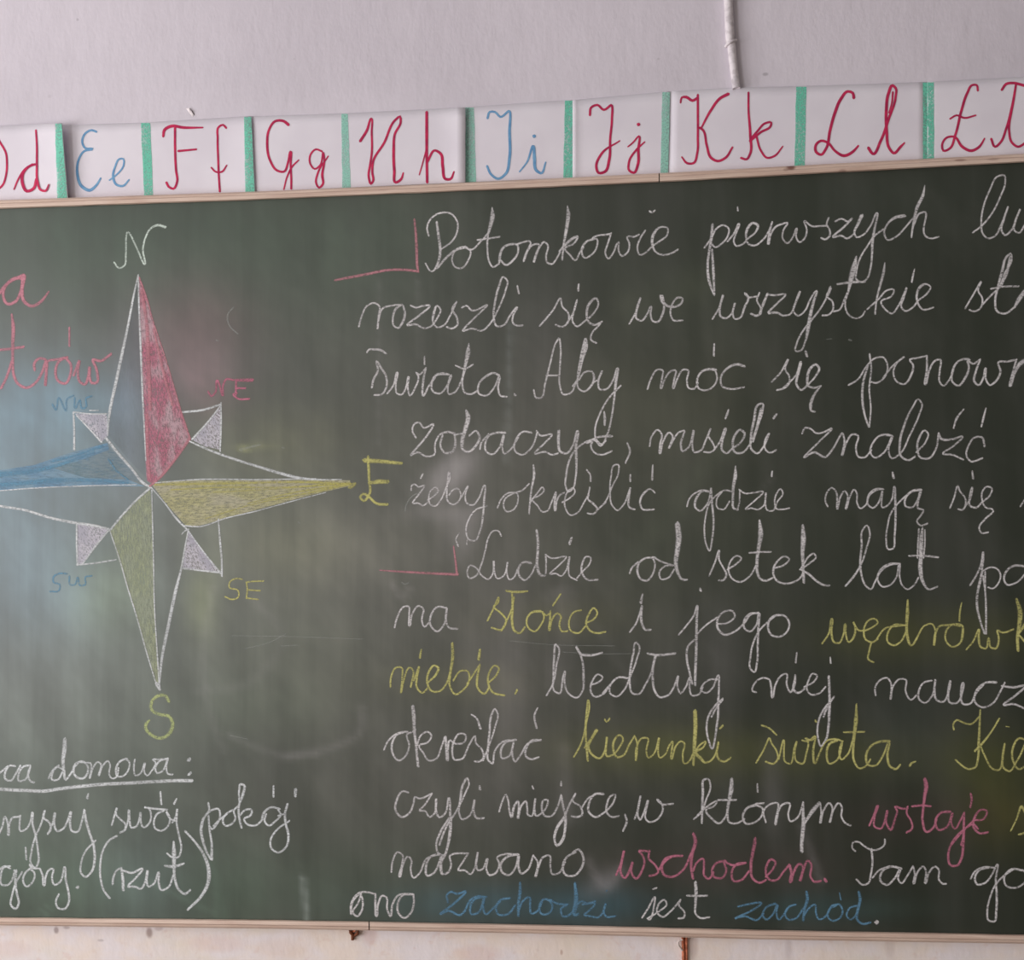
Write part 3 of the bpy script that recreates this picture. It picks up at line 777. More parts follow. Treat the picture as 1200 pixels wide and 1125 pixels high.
W('niej', 680,680,4,'white',9, """
825,525 808,520 820,480 855,458 885,465 895,500,10 900,550,10 915,490 945,445 965,438 968,490 985,525,10 1005,490 1008,445
1008,450 1005,520,12 1020,528 1050,510
1015,340,8 1010,385,10
1050,500 1100,470 1110,445 1090,438 1070,470 1062,510 1080,535 1120,530 1150,500
1165,450,12 1168,520,12 1168,600,12 1165,640,12
1190,545 1160,590,11 1140,640
1172,360,7 1174,388,9
""")
W('nauczono', 900,680,4,'white',9, """
505,540 502,505 530,465 560,458 575,480 575,558 585,500 620,462 645,465 645,520 670,560 700,535
768,470 730,480 710,510,10 710,560 735,575 770,540 785,465 780,520,12 790,560 820,570 845,530 855,470 845,520,11 855,575 885,575 910,530 915,480 905,530,12 915,580 945,580 975,530 1010,490
1070,478,13 1020,480,10 975,520 970,570,10 1000,595 1050,580 1090,520 1110,480
1095,495,9 1150,502,12 1205,495 1160,540,11 1105,585 1150,580,10 1200,600
""")
W('wedlug', 660,820,4,'white',9, """
725,-5 728,60,10 720,120,11 712,180,10 698,230 682,190 672,130,10 682,75,10 710,30 748,-5
""")
W('niej', 900,820,4,'white',9, """
290,-5,12 288,60,12 283,130,12 270,190,10 248,218 235,180 240,90,10 265,40 300,0
""")
W('okreslac', 440,820,4,'white',9, """
40,235 55,200 90,165 135,150 150,150
135,152 100,165 78,205,11 82,255 110,285 140,265 158,215 150,160 175,150 188,140
175,30,16 180,80,18 182,140,14 190,210,12 200,312,13
195,215 215,165 245,150 262,165 245,200 205,215 225,250 250,285 280,280 310,220 325,175
328,175,14 332,220,12 338,285,12 340,230 350,190 372,205 420,195 422,165 395,158 370,190,10 360,240,10 370,280 400,280 440,210 468,170 470,200 500,235 505,275,10 485,290 465,288
450,70,8 470,82 492,135,12
505,285 530,220 560,130 572,60 560,42 545,70,11 535,150,11 528,230,11 530,285 548,300 560,240 600,195 655,190
658,188,12 610,200 588,240,11 595,275 625,265 648,200 640,240,11 655,290 680,260 715,205 775,188
775,190,11 735,190 708,225,11 705,265 725,278 765,270
760,38,7 746,70,10 755,132,11
""")
W('kierunki', 660,820,4,'yellow',9, """
50,268 80,215 110,100 122,20 118,0 110,60,10 105,150,12 110,220,13 115,285,11
100,225 130,185,13 158,140,14 130,190 118,215,14 145,265,11 170,275 195,240 205,175 200,230,11 205,265 225,262 265,220 280,180 265,165 240,190,12 235,235,12 255,270 280,262 310,210 335,170
195,92 203,104 218,88
335,170 345,195 340,285,10 345,220 370,180 395,180 390,240 400,272 420,260 450,180 445,230 455,272 475,260 500,210 512,195 508,278,10 530,215 552,195 565,200 560,260 570,300 590,290 605,260
618,52,18 620,120,20 616,200,18 610,305,12
605,260 650,205 668,195 655,225 620,245,18 645,275,16 665,295,11 685,290 720,240 728,200
728,205 720,250,12 730,280,11 755,290 785,272
735,135,10 748,122,12
""")
W('swiata', 660,820,4,'yellow',9, """
905,295 940,235 968,180 975,200 1000,240 1005,280,10 985,300 950,290
930,120,9 960,130 1000,165,8
1010,280 1035,190 1035,250 1040,290 1060,300 1085,220 1095,195 1085,250 1095,290 1120,300,10 1140,250 1145,190 1135,180 1165,190 1180,180
""")
W('swiata', 900,820,4,'yellow',9, """
160,190 185,195 220,170 212,240,12 220,298,11 240,255 280,190 320,185 350,195
325,190,14 290,205,12 275,250,12 290,300,10 315,290 345,220 348,200 335,240,11 345,280,10 370,260 400,180
222,98,11 226,103,11
415,20,8 412,100,20 405,160,16 400,220,13 405,290,11 430,322 460,310 480,280
355,152 400,152,10 452,150,9
570,195,14 530,195,12 480,220,11 460,260,12 470,305 500,310 540,260 568,200 560,260,12 575,315,12 600,325 620,305
665,310,12 672,298,11 692,290,7
""")
W('kierunki_swiata', 900,820,4,'yellow',9, """
872,140 868,115 885,95 910,105 950,115 990,80
995,48 992,120,11 988,200,13 985,270,11 970,318 940,325 905,305 880,282
1085,88 1040,160 995,215,13 970,240
995,215 1020,270,10 1055,325 1080,330 1100,270 1110,205 1100,270,12 1105,320 1130,335 1165,290 1195,230 1205,190 1180,180,10 1150,220,11 1150,290,11 1175,325 1210,310
1115,125,4 1130,128,6
""")
W('czyli', 440,820,4,'white',9, """
155,435 130,428 100,470,11 95,520,11 125,550,11 155,535 180,480 185,455 200,462 265,440
265,440 225,500 205,520 230,520 255,550 275,535 285,465 285,525,11 300,552 325,535 345,460 350,520,12 350,600,13 340,680,12
300,680,11 330,600 375,530
375,530 420,440,9 438,385 430,368,11 410,400,12 398,470,12 392,530,10 405,560 440,545 465,470 460,520,11 475,555 508,555
488,405,10 490,420,12
""")
W('czyli', 400,960,4,'white',9, """
515,-5,11 512,60,12 500,120,12 478,170,12 455,160 445,130,10 465,60,11 505,-5
""")
W('miejsce', 440,820,4,'white',9, """
580,525 590,490 612,445 622,470 628,520 638,550,13 650,500 668,475 672,510 668,555,11 685,495 705,475 712,510 715,540 730,545 745,500 750,462 745,510,11 755,545 775,535 805,495 808,470 790,470 780,510,11 795,545 825,545 850,510 870,450
735,405,8 740,418,9
870,385,10 870,402,10
870,448,12 880,500,12 892,550,11 890,600,12 878,650,11 850,680 838,650 850,600,11 890,540 910,490 938,440
938,440 925,475 960,500 968,540,11 940,550 920,545
965,510 1000,460 1040,440
1070,442,12 1030,442 1005,475,11 1000,525,11 1030,550 1070,530 1120,470 1125,445 1105,450 1085,490,11 1085,530,10 1110,550 1140,545
1170,538,9 1178,570,12 1160,615,9
""")
W('miejsce', 400,960,4,'white',9, """
1050,-5,11 1048,50,12 1035,105,11 1010,125 1000,95,10 1012,45,10 1045,-5
""")
W('w', 660,820,4,'white',9, """
335,560 350,515 363,450 353,500,11 350,545 360,563 378,530 398,472 388,520 385,555 400,572 430,568 458,540,10 468,510 455,478 438,466 460,488 515,488
""")
W('ktorym', 660,820,4,'white',9, """
612,560 645,530 670,470 690,400 680,372 660,375,11 655,430,13 652,500,12 650,578,10
630,540 690,490 722,475 705,500 670,515,10 700,560,11 730,580 760,550 775,500
790,370,14 788,420,22 778,470,16 770,530,12 780,575,10 810,580 850,560
725,470 770,470,11 810,470
905,492,14 860,510 842,550,11 855,580 890,578 930,545 935,510 900,490 940,485
910,395,8 912,432,10
950,575 940,520 970,490 1005,485 1005,530,12 995,585,13 1005,530 1030,490 1060,485 1055,540 1065,570 1090,560 1120,500 1125,480
""")
W('ktorym', 900,820,4,'white',9, """
165,480 165,530,14 165,600,18 160,650,18 158,690,14
165,590 210,520,20 240,485,16
245,485 250,530 245,578,11 260,520 290,485 300,500 290,575,11 305,520 335,485 345,500 345,550 365,580 388,590
""")
W('ktorym', 680,960,4,'white',10, """
1050,-5,16 1045,60,16 1038,110,15 1038,150,18
""")
W('wstaje', 900,820,4,'pink',10, """
475,590 495,545 515,495 500,550 500,595 525,605 560,520 555,580 575,610,12 595,560 605,520 595,500 625,510 655,510
655,500 650,530 672,570 675,605,11 650,622
735,370,16 742,400,22 735,450,16 728,510,12 725,570,12 745,620,12 775,600 790,560
675,500 730,495,11 762,500
855,525,13 810,530 785,570,12 800,610 835,600 865,530 860,580 875,605 900,570 920,530
950,440,10 955,465,12 948,505,9
920,530 918,590,13 915,650,12 905,680
860,680 910,620 960,570
985,605 960,570 1010,560 1025,520 1000,515 970,550,13 965,600,12 990,625 1030,622
""")
W('wstaje', 900,960,4,'pink',11, """
918,50,13 915,120,14 908,180,13 885,218,12 855,215 845,180,12 860,115,11 910,55 960,20
""")
W('slonce_again', 900,820,4,'palepair',9, """
1138,615,8 1165,560,8 1190,500,14 1205,530 1215,560
1175,632,10 1200,625,10 1215,610
""")
W('nazwano', 400,960,4,'white',9, """
235,248 240,200 265,155 285,165 285,210 273,270,11 290,210 315,175 328,190 325,235 340,275 365,255 400,185 440,165
460,165,12 420,175 398,215,12 405,265 430,255 470,175 465,225,13 475,258 500,250 515,210 510,170 520,165 590,160
490,165 470,200,12 470,255,12
595,160 570,200 548,240 580,240 605,258 625,230 640,155 632,215,11 640,240 660,235 685,185 680,235 695,262,11 720,255 740,205 730,180 760,165 820,165
830,165,12 780,175,12 750,205,12 755,250 785,262 815,230 832,170 830,220,12 845,255 870,240 900,170
900,170,9 920,200 910,270,12 925,220 950,175 975,170 980,220 990,258 1015,255 1050,200
1100,155 1060,175,11 1038,220,12 1050,260 1090,265 1125,230,12 1135,180,12 1110,142,11 1085,155
""")
W('ono', 400,960,4,'white',9, """
45,445 45,400 65,360 90,342 75,400 60,420 50,445
90,345 58,380,9 48,425 75,455,11 95,430 98,370 90,345 120,342 155,350
160,350 160,400,11 165,455,11 172,400 195,358 210,365 215,420 230,455,11 240,400 270,355 300,350
335,352,12 290,355,10 265,395,11 268,440 295,463 325,440,11 340,390,10 338,352
""")
W('zachodzi', 400,960,4,'blue',11, """
500,390 495,355 515,340 540,350 583,338 540,385,12 465,445 500,430 560,448 580,430
580,430 605,380 635,362 680,365
670,365 625,375,12 605,410 610,445 640,440 670,370 665,415 675,445 710,420 745,385
790,370,11 745,380 725,415 735,445 780,445 815,405
838,297,10 838,340,16 830,400,14 830,452,13
830,430 855,380 880,365 885,410 890,442 920,430 940,390
985,385 950,375 928,410 940,445 975,440 990,405 975,378 1010,395 1060,400
1060,400,12 1030,420,12 1040,455 1080,440 1095,400
1095,300,12 1100,340,18 1100,400,24 1095,450,14 1110,445
1105,400 1130,385 1150,395 1190,385
""")
W('zachodzi', 680,960,4,'blue',10, """
10,400 70,395 40,430 18,448 50,455 85,460 105,440 120,395 110,430 120,455 165,455
122,338,7 126,334,6
""")
W('jest', 680,960,4,'white',9, """
290,462 320,415 350,365 345,410 335,455 325,472 315,465
320,462 365,435 405,395 395,378 370,395,10 362,440,10 385,458 420,435 470,378
470,378 462,400 490,440 485,462,11 460,465
540,295,14 543,340,16 540,400,12 540,440,10 560,462 605,460
500,358 545,360,11 595,358
340,328,8 358,322,8
""")
W('zachod', 680,960,4,'blue',10, """
740,410 760,405 850,395 800,430 735,460 725,465 770,455 830,472 860,440
915,395,11 870,415 855,450 870,470 900,450 925,400 920,440 930,470 955,445 975,415
1010,400 980,410 960,445 975,470 1010,465 1045,420
1060,340,12 1065,370,16 1052,420,14 1045,475,12
1050,450 1075,415 1100,400 1105,440 1120,470 1150,455 1175,410
""")
W('zachod', 900,960,4,'blue',10, """
320,405 290,420 280,455 300,475 335,465 350,430 335,400 300,405
335,345,5 342,378,6
425,405 385,415 370,455 385,470 415,445 430,400
425,340,12 432,370,15 420,430,14 418,470,12 440,490 480,485
""")
W('full_stop', 900,960,4,'white',9, """
509,484,22
""")
W('wschodem', 680,960,4,'pink',11, """
168,262 190,210 205,148 195,200 190,250 205,275,12 235,230 245,200 240,250 260,278,12 290,240 300,190 285,160 275,150 320,150
325,148 320,180 355,220 365,250 345,262 325,265
370,235,14 400,195 430,175 478,172
440,172 400,185,13 382,225,14 395,262 430,270 480,240 520,160
530,68,14 540,100,18 525,160,16 520,220,14 528,278,12
528,245 550,200 575,185 580,220 582,265 600,280 625,250
680,195,13 640,205 618,240 630,272 665,275 685,240 675,200 710,215 775,205
775,205 735,210,12 710,250 720,290 755,285 790,245
820,88,12 818,110,18 808,160,16 800,220,14 810,280,12 840,298 870,285
870,270 905,230 915,200 895,188,13 875,215 872,260 890,285 920,285 950,250 978,215
980,215,15 990,250 985,295,14 1000,250 1030,210 1040,215 1030,290,14 1045,240 1070,195 1082,210 1080,270 1095,292 1128,290
1145,280,14 1153,292,14
""")
W('tam', 900,960,4,'white',9, """
410,150 395,135 398,110 420,105 450,125 490,145 530,135 548,115 548,95
485,140,11 490,200,10 482,260,10 470,300 445,308 415,282
490,275 520,240 570,220
625,232,12 580,222 535,245,11 528,290,11 555,308 595,275 620,235 610,280 625,300 650,270 680,220
680,220 688,255 683,302,11 700,250 730,222 740,240 738,300,11 755,250 785,222 800,235 802,285 820,303 835,303
""")
W('gorze', 900,960,4,'white',9, """
950,280 970,245 1010,225 1065,228
1035,228 990,240 970,275,11 980,305 1015,300 1050,260 1075,212 1068,280,10 1072,350,11 1070,430,11 1060,480 1035,475 1028,430 1040,370 1065,310 1100,270 1150,235
1195,240,11 1140,235 1108,270,10 1115,310 1160,322 1200,300 1225,265 1195,240
""")
W('praca', 0,860,5,'white',12, """
-30,250 10,220 45,190
90,190 60,185 35,215,14 32,265 60,275 95,230 120,185
178,185,13 140,190 110,235,13 110,275 145,270 178,190 165,240,14 180,278 200,285
""")
W('domowa', 0,860,5,'white',11, """
285,262 295,235 330,195 345,185
375,210 335,195,13 305,235,16 305,268,13 335,270 370,215
380,30,22 378,90,26 370,150,22 375,220,18 385,270,13 410,240 435,200
490,165,13 450,170,14 430,210,16 445,250,14 485,262,14 515,225,14 510,180,13 475,160 440,190
500,170 530,170 535,210 525,262,12 545,200 575,165 590,175 578,245,12 600,190 635,160 645,180 640,235 655,262 680,255 695,200
745,145 705,160,13 680,205,13 690,250 725,245 755,205 755,160 735,145
790,150 785,205 795,245 820,235 850,170 845,220 860,245 890,215 910,165 895,150 930,150 980,145
985,145,12 935,160,13 910,200,13 920,230 950,220 985,140 975,195 985,235 1012,238
""")
W('colon', 0,860,5,'white',16, """
1105,155,22 1112,148,20
1105,240,16 1118,228,16
""")
W('underline', 0,860,5,'white',20, """
-20,322 60,328 160,332 260,335 350,322 450,310 600,296 760,288 900,280 1040,274 1125,275
""")
W('narysuj', 0,860,5,'white',12, """
-10,595 15,540 30,485 45,520,13 50,595,14 55,530 75,490 110,485 120,480
120,480 115,530 120,570 150,560 180,510 190,458 190,520,14 210,600,14 222,680,13 225,750,14 205,785 182,760 185,690,12 205,610 240,530 262,455
262,450,15 255,490,14 290,520 295,565,14 280,585,14
290,570 310,520 322,462 318,530,15 335,570 365,560 400,500 415,455 410,520,15 425,572 450,575 480,510 495,445
495,450,16 505,510,16 525,580,16 548,650,16 555,730,16 535,810,14 500,838 475,815 475,760,12 500,690,12 560,625
518,350,10 512,375,18
""")
W('swoj', 0,860,5,'white',12, """
655,535 685,435 680,470 705,500 735,530 730,565,14 705,578
735,560 752,500 755,445 760,510,13 770,550 795,545 825,460 825,510 840,548,13 870,530 885,470 870,435 845,430 900,438,13 980,445
960,450 920,470,13 902,515 910,555 945,568 985,540 995,490 975,455 1000,500 1025,510
940,340,12 945,412,13
1035,380,10 1020,410,14
1010,520 1032,480 1038,440 1035,520,12 1050,600,13 1062,670,12 1040,725,12 1010,725 980,700
""")
W('pokoj', 120,880,5,'white',12, """
620,305,13 625,350,13 612,370,13
580,460 600,385,14 645,345 680,340 690,380 670,430 640,458,14 630,445
590,395,14 578,460,18 590,530,18 610,590,14 635,635,13
622,380 628,460,13 640,540,14 640,635,18
650,440 690,400 730,370
765,345,12 725,370,12 705,410,13 720,438 755,430 780,395 770,350 800,320,12
810,195,14 830,200,14 825,250,18 800,320,14 800,380,15 815,450,13
805,310 800,250,12 805,200,13
800,385 840,345,13 875,345,13 870,375,13 830,400 850,430,13 900,435 940,400
1040,340,13 990,330,13 945,365,16 935,400,14
960,370,13 950,410 975,438 1010,415 1045,370 1030,345
1030,380 1065,370
1085,310,14 1070,370,15 1075,430,15 1090,490,15 1075,565,13 1030,595,13 990,570 985,525,12 1020,465 1095,410
1003,205,11 1002,268,13
1132,225,20 1130,265,16
""")
W('z_gory', 0,860,5,'white',12, """
-10,800 30,775 60,790
60,775 20,785,14 5,830,13 12,885 45,885 80,830 85,800
95,800,16 90,870,16 100,940,14 110,990,14 92,1025,14 65,1005 70,950,12 90,880 130,810
175,790,13 145,820,13 135,860,13 155,895 190,870 200,810 175,790 230,790
150,665,11 155,735,13
175,768,18 185,778,18
235,790 250,830,13 258,890,14 270,830 290,795 310,790 305,840 320,885 350,870 380,780 385,850,14 400,920,14 405,980,14 380,1025 340,1020 328,980 345,940
452,900,20 458,898,18
""")
W('rzut', 0,860,5,'white',12, """
685,598,14 645,620 605,680 588,760,13 590,850,13 610,920,13 642,962,14
660,880,14 665,840 690,795 712,785
712,790,14 720,850,18 722,915,18
720,800 770,815,14 835,790,13 790,850 750,895,14 790,895,14 825,908 850,870 865,800 860,860,13 870,895 900,880 930,810 930,870,14 945,915 985,900 1015,830
1018,630,12 1020,700,26 1020,780,20 1025,850,16 1050,915,16 1085,938,16 1115,915,13
965,772,12 1015,778,20 1078,760,12
1085,570,14 1140,630,14 1190,700,17 1222,790,22 1220,870,22 1180,950,18 1100,1030,14
""")
INFO = {
 'potomkowie': 'Potomkowie', 'pierwszych': 'pierwszych', 'lu': 'lu', 'rozeszli': 'rozeszli', 'sie': 'się', 'we': 'we', 'wszystkie': 'wszystkie', 'strony': 'st',
 'swiata': 'świata', 'aby': 'Aby', 'moc': 'móc', 'ponownie': 'ponown', 'zobaczyc': 'zobaczyć,', 'musieli': 'musieli', 'znalezc': 'znaleźć', 'zeby': 'żeby',
 'okreslic': 'określić', 'gdzie': 'gdzie', 'maja': 'mają', 'wiatr': 's', 'full_stop': 'a full stop', 'ludzie': 'Ludzie', 'od': 'od', 'setek': 'setek', 'lat': 'lat', 'patrzyli': 'pa',
 'na': 'na', 'slonce': 'słońce', 'i': 'i', 'jego': 'jego', 'wedrowka': 'wędrówk', 'niebie': 'niebie.', 'wedlug': 'Według', 'niej': 'niej', 'nauczono': 'naucz',
 'okreslac': 'określać', 'kierunki': 'kierunki', 'kierunki_swiata': 'Kie', 'czyli': 'czyli', 'miejsce': 'miejsce,', 'w': 'w', 'ktorym': 'którym', 'wstaje': 'wstaje',
 'slonce_again': 's', 'nazwano': 'nazwano', 'ono': 'ono', 'zachodzi': 'zachodzi', 'jest': 'jest', 'zachod': 'zachód.', 'wschodem': 'wschodem.', 'tam': 'Tam', 'gorze': 'go',
 'praca': 'ca', 'domowa': 'domowa', 'narysuj': 'rysuj', 'swoj': 'swój', 'pokoj': 'pokój', 'z_gory': 'góry.', 'rzut': '(rzut)', 'title_roza': 'a', 'title_wiatrow': 'trów'}
CN = {'white': 'white', 'pink': 'pink', 'yellow': 'yellow', 'blue': 'blue', 'palepair': 'yellow'}
rose = thing('compass_rose', '', '', P(176, 570, 0)); del rose['label']; del rose['category']
rose.parent = board; rose.matrix_parent_inverse = Matrix.Translation(-board.location)
rose['label'] = 'eight-pointed compass rose drawn in coloured chalk'
def under(o, par):                                   # hang an object built in world space under a grandchild
    o.parent = par; o.matrix_parent_inverse = Matrix.Translation(-par.location); return o
for kk in ORDER:
    key, col, _ = kk; ink = Ink(0.0)
    for s_ in WORDS[kk]['s']: ink.stroke(s_)
    if key.startswith('title'): mt = M['titlepink']
    else: mt = M[col] if not (col == 'white' and key in ('praca', 'domowa', 'narysuj', 'swoj', 'pokoj', 'z_gory', 'rzut', 'underline', 'colon')) else M['bigwhite']
    if key.startswith('rose_'):
        o = ink.build('chalk_letters', mt, None); under(o, rose)
        o['label'] = '%s chalk compass direction %s' % ({'pale': 'white', 'yellowwhite': 'pale yellow', 'faintblue': 'faint blue', 'pink': 'pink', 'yellow': 'yellow'}[col], key.split('_')[-1].upper())
    elif key == 'underline': ink.build('chalk_underline', mt, board)
    elif key == 'colon': ink.build('chalk_colon', mt, board)
    else:
        o = ink.build('chalk_word', mt, board); o['label'] = ('%s chalk word ' if len(INFO.get(key, key)) > 1 else '%s chalk letter ') % CN[col] + '%s' % INFO.get(key, key)
# paragraph corners in pink chalk and a stray faint curl
ink = Ink(0.0)
for s_ in parse("422,108,10 428,160,12 433,250,14 438,340,12 441,354,9\n440,352,12 380,345,12 310,345,12 200,365,13 110,382,13 50,393,10", 380, 230, 4, 12): ink.stroke(s_)
ink.build('chalk_corner_mark', M['pinkline'], board)
ink = Ink(0.0)
for s_ in parse("406,440,7 414,500,9 422,572,12\n60,553,6 200,562,11 330,569,12 426,573,12", 430, 530, 4, 10): ink.stroke(s_)
ink.build('chalk_corner_mark', M['pinkline'], board)
for (x0, y0, sc, w0, txt) in [(0, 240, 4, 7, "1095,480 1068,515 1075,565 1115,605\n1015,635 1022,638"), (430, 530, 4, 6, "180,275 185,245 215,205 240,190\n165,610 180,620 200,608"),
        (200, 460, 4, 8, "330,268,20 350,262,14 420,245,8\n525,258,9 530,260,9\n600,608,8 605,612,8"), (900, 380, 4, 8, "380,72,9 390,76,9\n275,70,4 300,68,4"),
        (0, 0, 1, 0.8, "598,751 640,755 720,757\n272,745 340,746 425,749\n288,760 318,752 336,742\n740,766 690,766 660,764\n270,862 290,866\n330,757 350,756")]:
    for s_ in parse(txt, x0, y0, sc, w0):
        ink = Ink(0.0); ink.stroke(s_); ink.build('chalk_stray_mark', M['faint'], board)

# the rose: rubbed-in rays, then the outlines
def fill(pts, mat, label, off=0.00006):
    V = [P(x, y, -off) for x, y in pts]; o = link('chalk_shading', V, [tuple(range(len(V)))], mat, None); under(o, rose); o['label'] = label
    if o.data.polygons[0].normal.y > 0: o.data.flip_normals()
cw = srgb(222, 218, 228)
fp = chalkfill('pink_rubbed_chalk', srgb(208, 134, 154), srgb(204, 174, 182), math.radians(6), .38, .60, .22, .95, 3)
fy = chalkfill('yellow_rubbed_chalk', srgb(208, 204, 158), srgb(198, 194, 168), math.radians(92), .38, .60, .3, .9, 4)
fs_ = chalkfill('green_yellow_rubbed_chalk', srgb(188, 196, 164), srgb(178, 186, 164), math.radians(4), .38, .62, .25, .82)
fb = chalkfill('blue_rubbed_chalk', srgb(132, 168, 196), srgb(150, 178, 196), math.radians(86), .34, .58, .35, .85)
fb2 = chalkfill('thin_blue_rubbed_chalk', srgb(120, 162, 190), srgb(124, 160, 176), math.radians(86), .45, .65, .05, .6)
fw = chalkfill('white_rubbed_chalk', cw, srgb(196, 194, 206), math.radians(30), .40, .54, .25, .85, 2)
fg = chalkfill('grey_rubbed_chalk', srgb(140, 146, 164), srgb(130, 140, 150), math.radians(3), .40, .8, .10, .30)
fill([(162, 322), (172, 348), (180, 378), (190, 412), (202, 447), (212, 480), (222, 512), (215, 525), (203, 542), (188, 560), (178, 567), (172, 563), (170, 530), (168, 480), (166, 430), (163, 380)], fp, 'pink chalk shading of the north ray')
fill([(178, 568), (190, 564), (230, 563), (300, 563), (350, 562.5), (385, 562.5), (410, 563), (412, 569), (395, 573), (360, 581), (320, 592), (280, 603), (245, 613), (225, 618), (217, 615), (198, 594)], fy, 'yellow chalk shading of the east ray')
fill([(176, 571), (178, 600), (179, 640), (181, 700), (184, 760), (187, 800), (182, 800), (170, 760), (158, 715), (148, 685), (139, 655), (129, 623), (142, 606), (160, 586)], fs_, 'green yellow chalk shading of the south ray')
fill([(-62, 570), (0, 551), (40, 545), (75, 533), (100, 526), (118, 521), (126, 519), (128, 527), (90, 541), (60, 548), (100, 560), (150, 562), (170, 570), (120, 569.5), (60, 571), (0, 575), (-62, 574)], fb, 'blue chalk shading of the west ray')
fill([(90, 541), (128, 524), (172, 567), (150, 562), (100, 560), (60, 548)], fb2, 'thin blue chalk shading of the west ray', .0001)
fill([(88, 485), (104, 484), (125, 485), (127, 510), (118, 519)], fw, 'white chalk shading of the north-west point')
fill([(258, 475), (258, 527), (240, 523), (226, 516)], fw, 'white chalk shading of the north-east point')
fill([(91, 613), (127, 620), (110, 641), (97, 661), (91, 661)], fw, 'white chalk shading of the south-west point')
fill([(220, 621), (257, 671), (236, 669), (214, 665)], fw, 'white chalk shading of the south-east point')
fill([(161, 330), (163, 380), (168, 480), (171, 560), (150, 538), (127, 510), (128, 485), (150, 385)], fg, 'faint grey chalk shading beside the north axis')
ink = Ink(-0.0001)
def L(txt, w0=3.0):
    for s_ in parse(txt, 0, 0, 1, w0): ink.stroke(s_, 1.1)
L("162,322,2 156,350,3 150,382,3.5 143,415,4.2 135,452,4.4 128,486,4 126,510,2.6\n124,513,3.5 140,533,4 155,550,3.6 168,566,4 176,571,3")
L("162,323,2 163,360,2.6 165,410,3 167,460,2.6 169,500,2 171,540,1.6")
L("214,483,2.8 240,480,3.4 258,474,2.6\n259,472,2.4 259,500,2.8 258,529,2.2\n258,476,2 245,493,2.6 225,515,3")
L("222,517,2 235,523,3 260,533,3.4 300,546,3.6 330,555,4.2 350,560,4 372,562,2.6 400,562,1.6")
L("177,571,1.6 195,592,2 207,608,3 220,621,2.4\n213,626,1.5 217,622,2 221,620,2", 2)
L("221,620,2 217,640,2 213,664,3 206,692,4.6 197,735,4.6 190,770,4 187,800,2.4")
L("220,621,2 232,638,2.2 245,655,2.4 259,672,3\n214,666,3 230,668,2.4 259,671,3\n256,608,2 258,635,3 260,660,3 260,675,3")
L("176,572,3 160,586,3 145,602,3 130,620,3\n128,620,1.6 140,655,1.8 150,690,2 160,722,2 172,765,2 182,798,1.8")
L("178,574,1.6 179,620,2 180,660,2 181,710,2 184,760,2 187,806,3")
L("183,800,4 185,803,6 187,808,4", 4)
L("86,483,3 87,505,3 87,527,3\n87,483,2.4 105,485,2 125,485,2.6\n90,487,2.4 105,503,2 119,518,2.6\n105,481,1.6 115,481,1.6")
L("-60,581,3 0,593,3.4 30,598,3.4 60,607,3.8 90,613,4 110,616,4 127,620,3.6")
L("90,613,2.6 90,640,2.6 91,662,3\n127,622,2.6 112,640,3 97,661,2.6\n90,662,2.4 110,660,2.4 136,656,2")
L("0,575,1.5 40,572,2 80,570,1.8 110,569,1.8 160,568,1.2", 1.6)
L("180,566,1.4 230,562,1.8 300,562,1.8 370,561,1.4\n216,616,2 235,617,2 262,608,2 300,599,1.6 340,588,1.4 382,577,1.2", 1.6)
o = ink.build('chalk_outline', M['bigwhite'], None); under(o, rose); o['label'] = 'white chalk outline of the rose'
ink = Ink(-0.00012)
L("163,325,3 172,350,2.6 180,378,2 190,408,2 200,440,2 211,478,2.4 222,512,3\n222,514,5 214,526,4 200,545,4 185,562,4 175,570,3\n172,485,4 173,530,5 175,560,4")
L("166,340,4 172,380,5 174,430,6 176,480,4\n180,385,3 190,430,4 202,475,4", 4)
o = ink.build('chalk_outline', M['pinkline'], None); under(o, rose); o['label'] = 'pink chalk outline of the north ray'
ink = Ink(-0.00012)
L("182,568,3 230,567,4 290,566,3 350,565,3 412,567,3\n200,574,2 260,571,2 330,571,2 400,567,3\n290,590,1.4 340,578,2 412,567,3\n240,608,1.4 300,590,1.6 350,580,2.4 408,568,3")
L("250,577,1.2 320,573,1.6 410,566,2\n410,571,6 416,567,5", 2)
o = ink.build('chalk_outline', chalk('rose_yellow', srgb(216, 210, 132), .7, 1.0), None); under(o, rose); o['label'] = 'yellow chalk strokes of the east ray'
ink = Ink(-0.00012)
L("-40,562,6 0,556,8 40,552,6 75,543,5 110,530,3\n-40,568,5 20,567,6 60,563,7 110,563,5 150,566,3\n120,523,4 90,533,3 60,541,3\n127,538,3 137,552,3 150,562,2", 4)
o = ink.build('chalk_outline', M['faintblue'], None); under(o, rose); o['label'] = 'blue chalk strokes of the west ray'

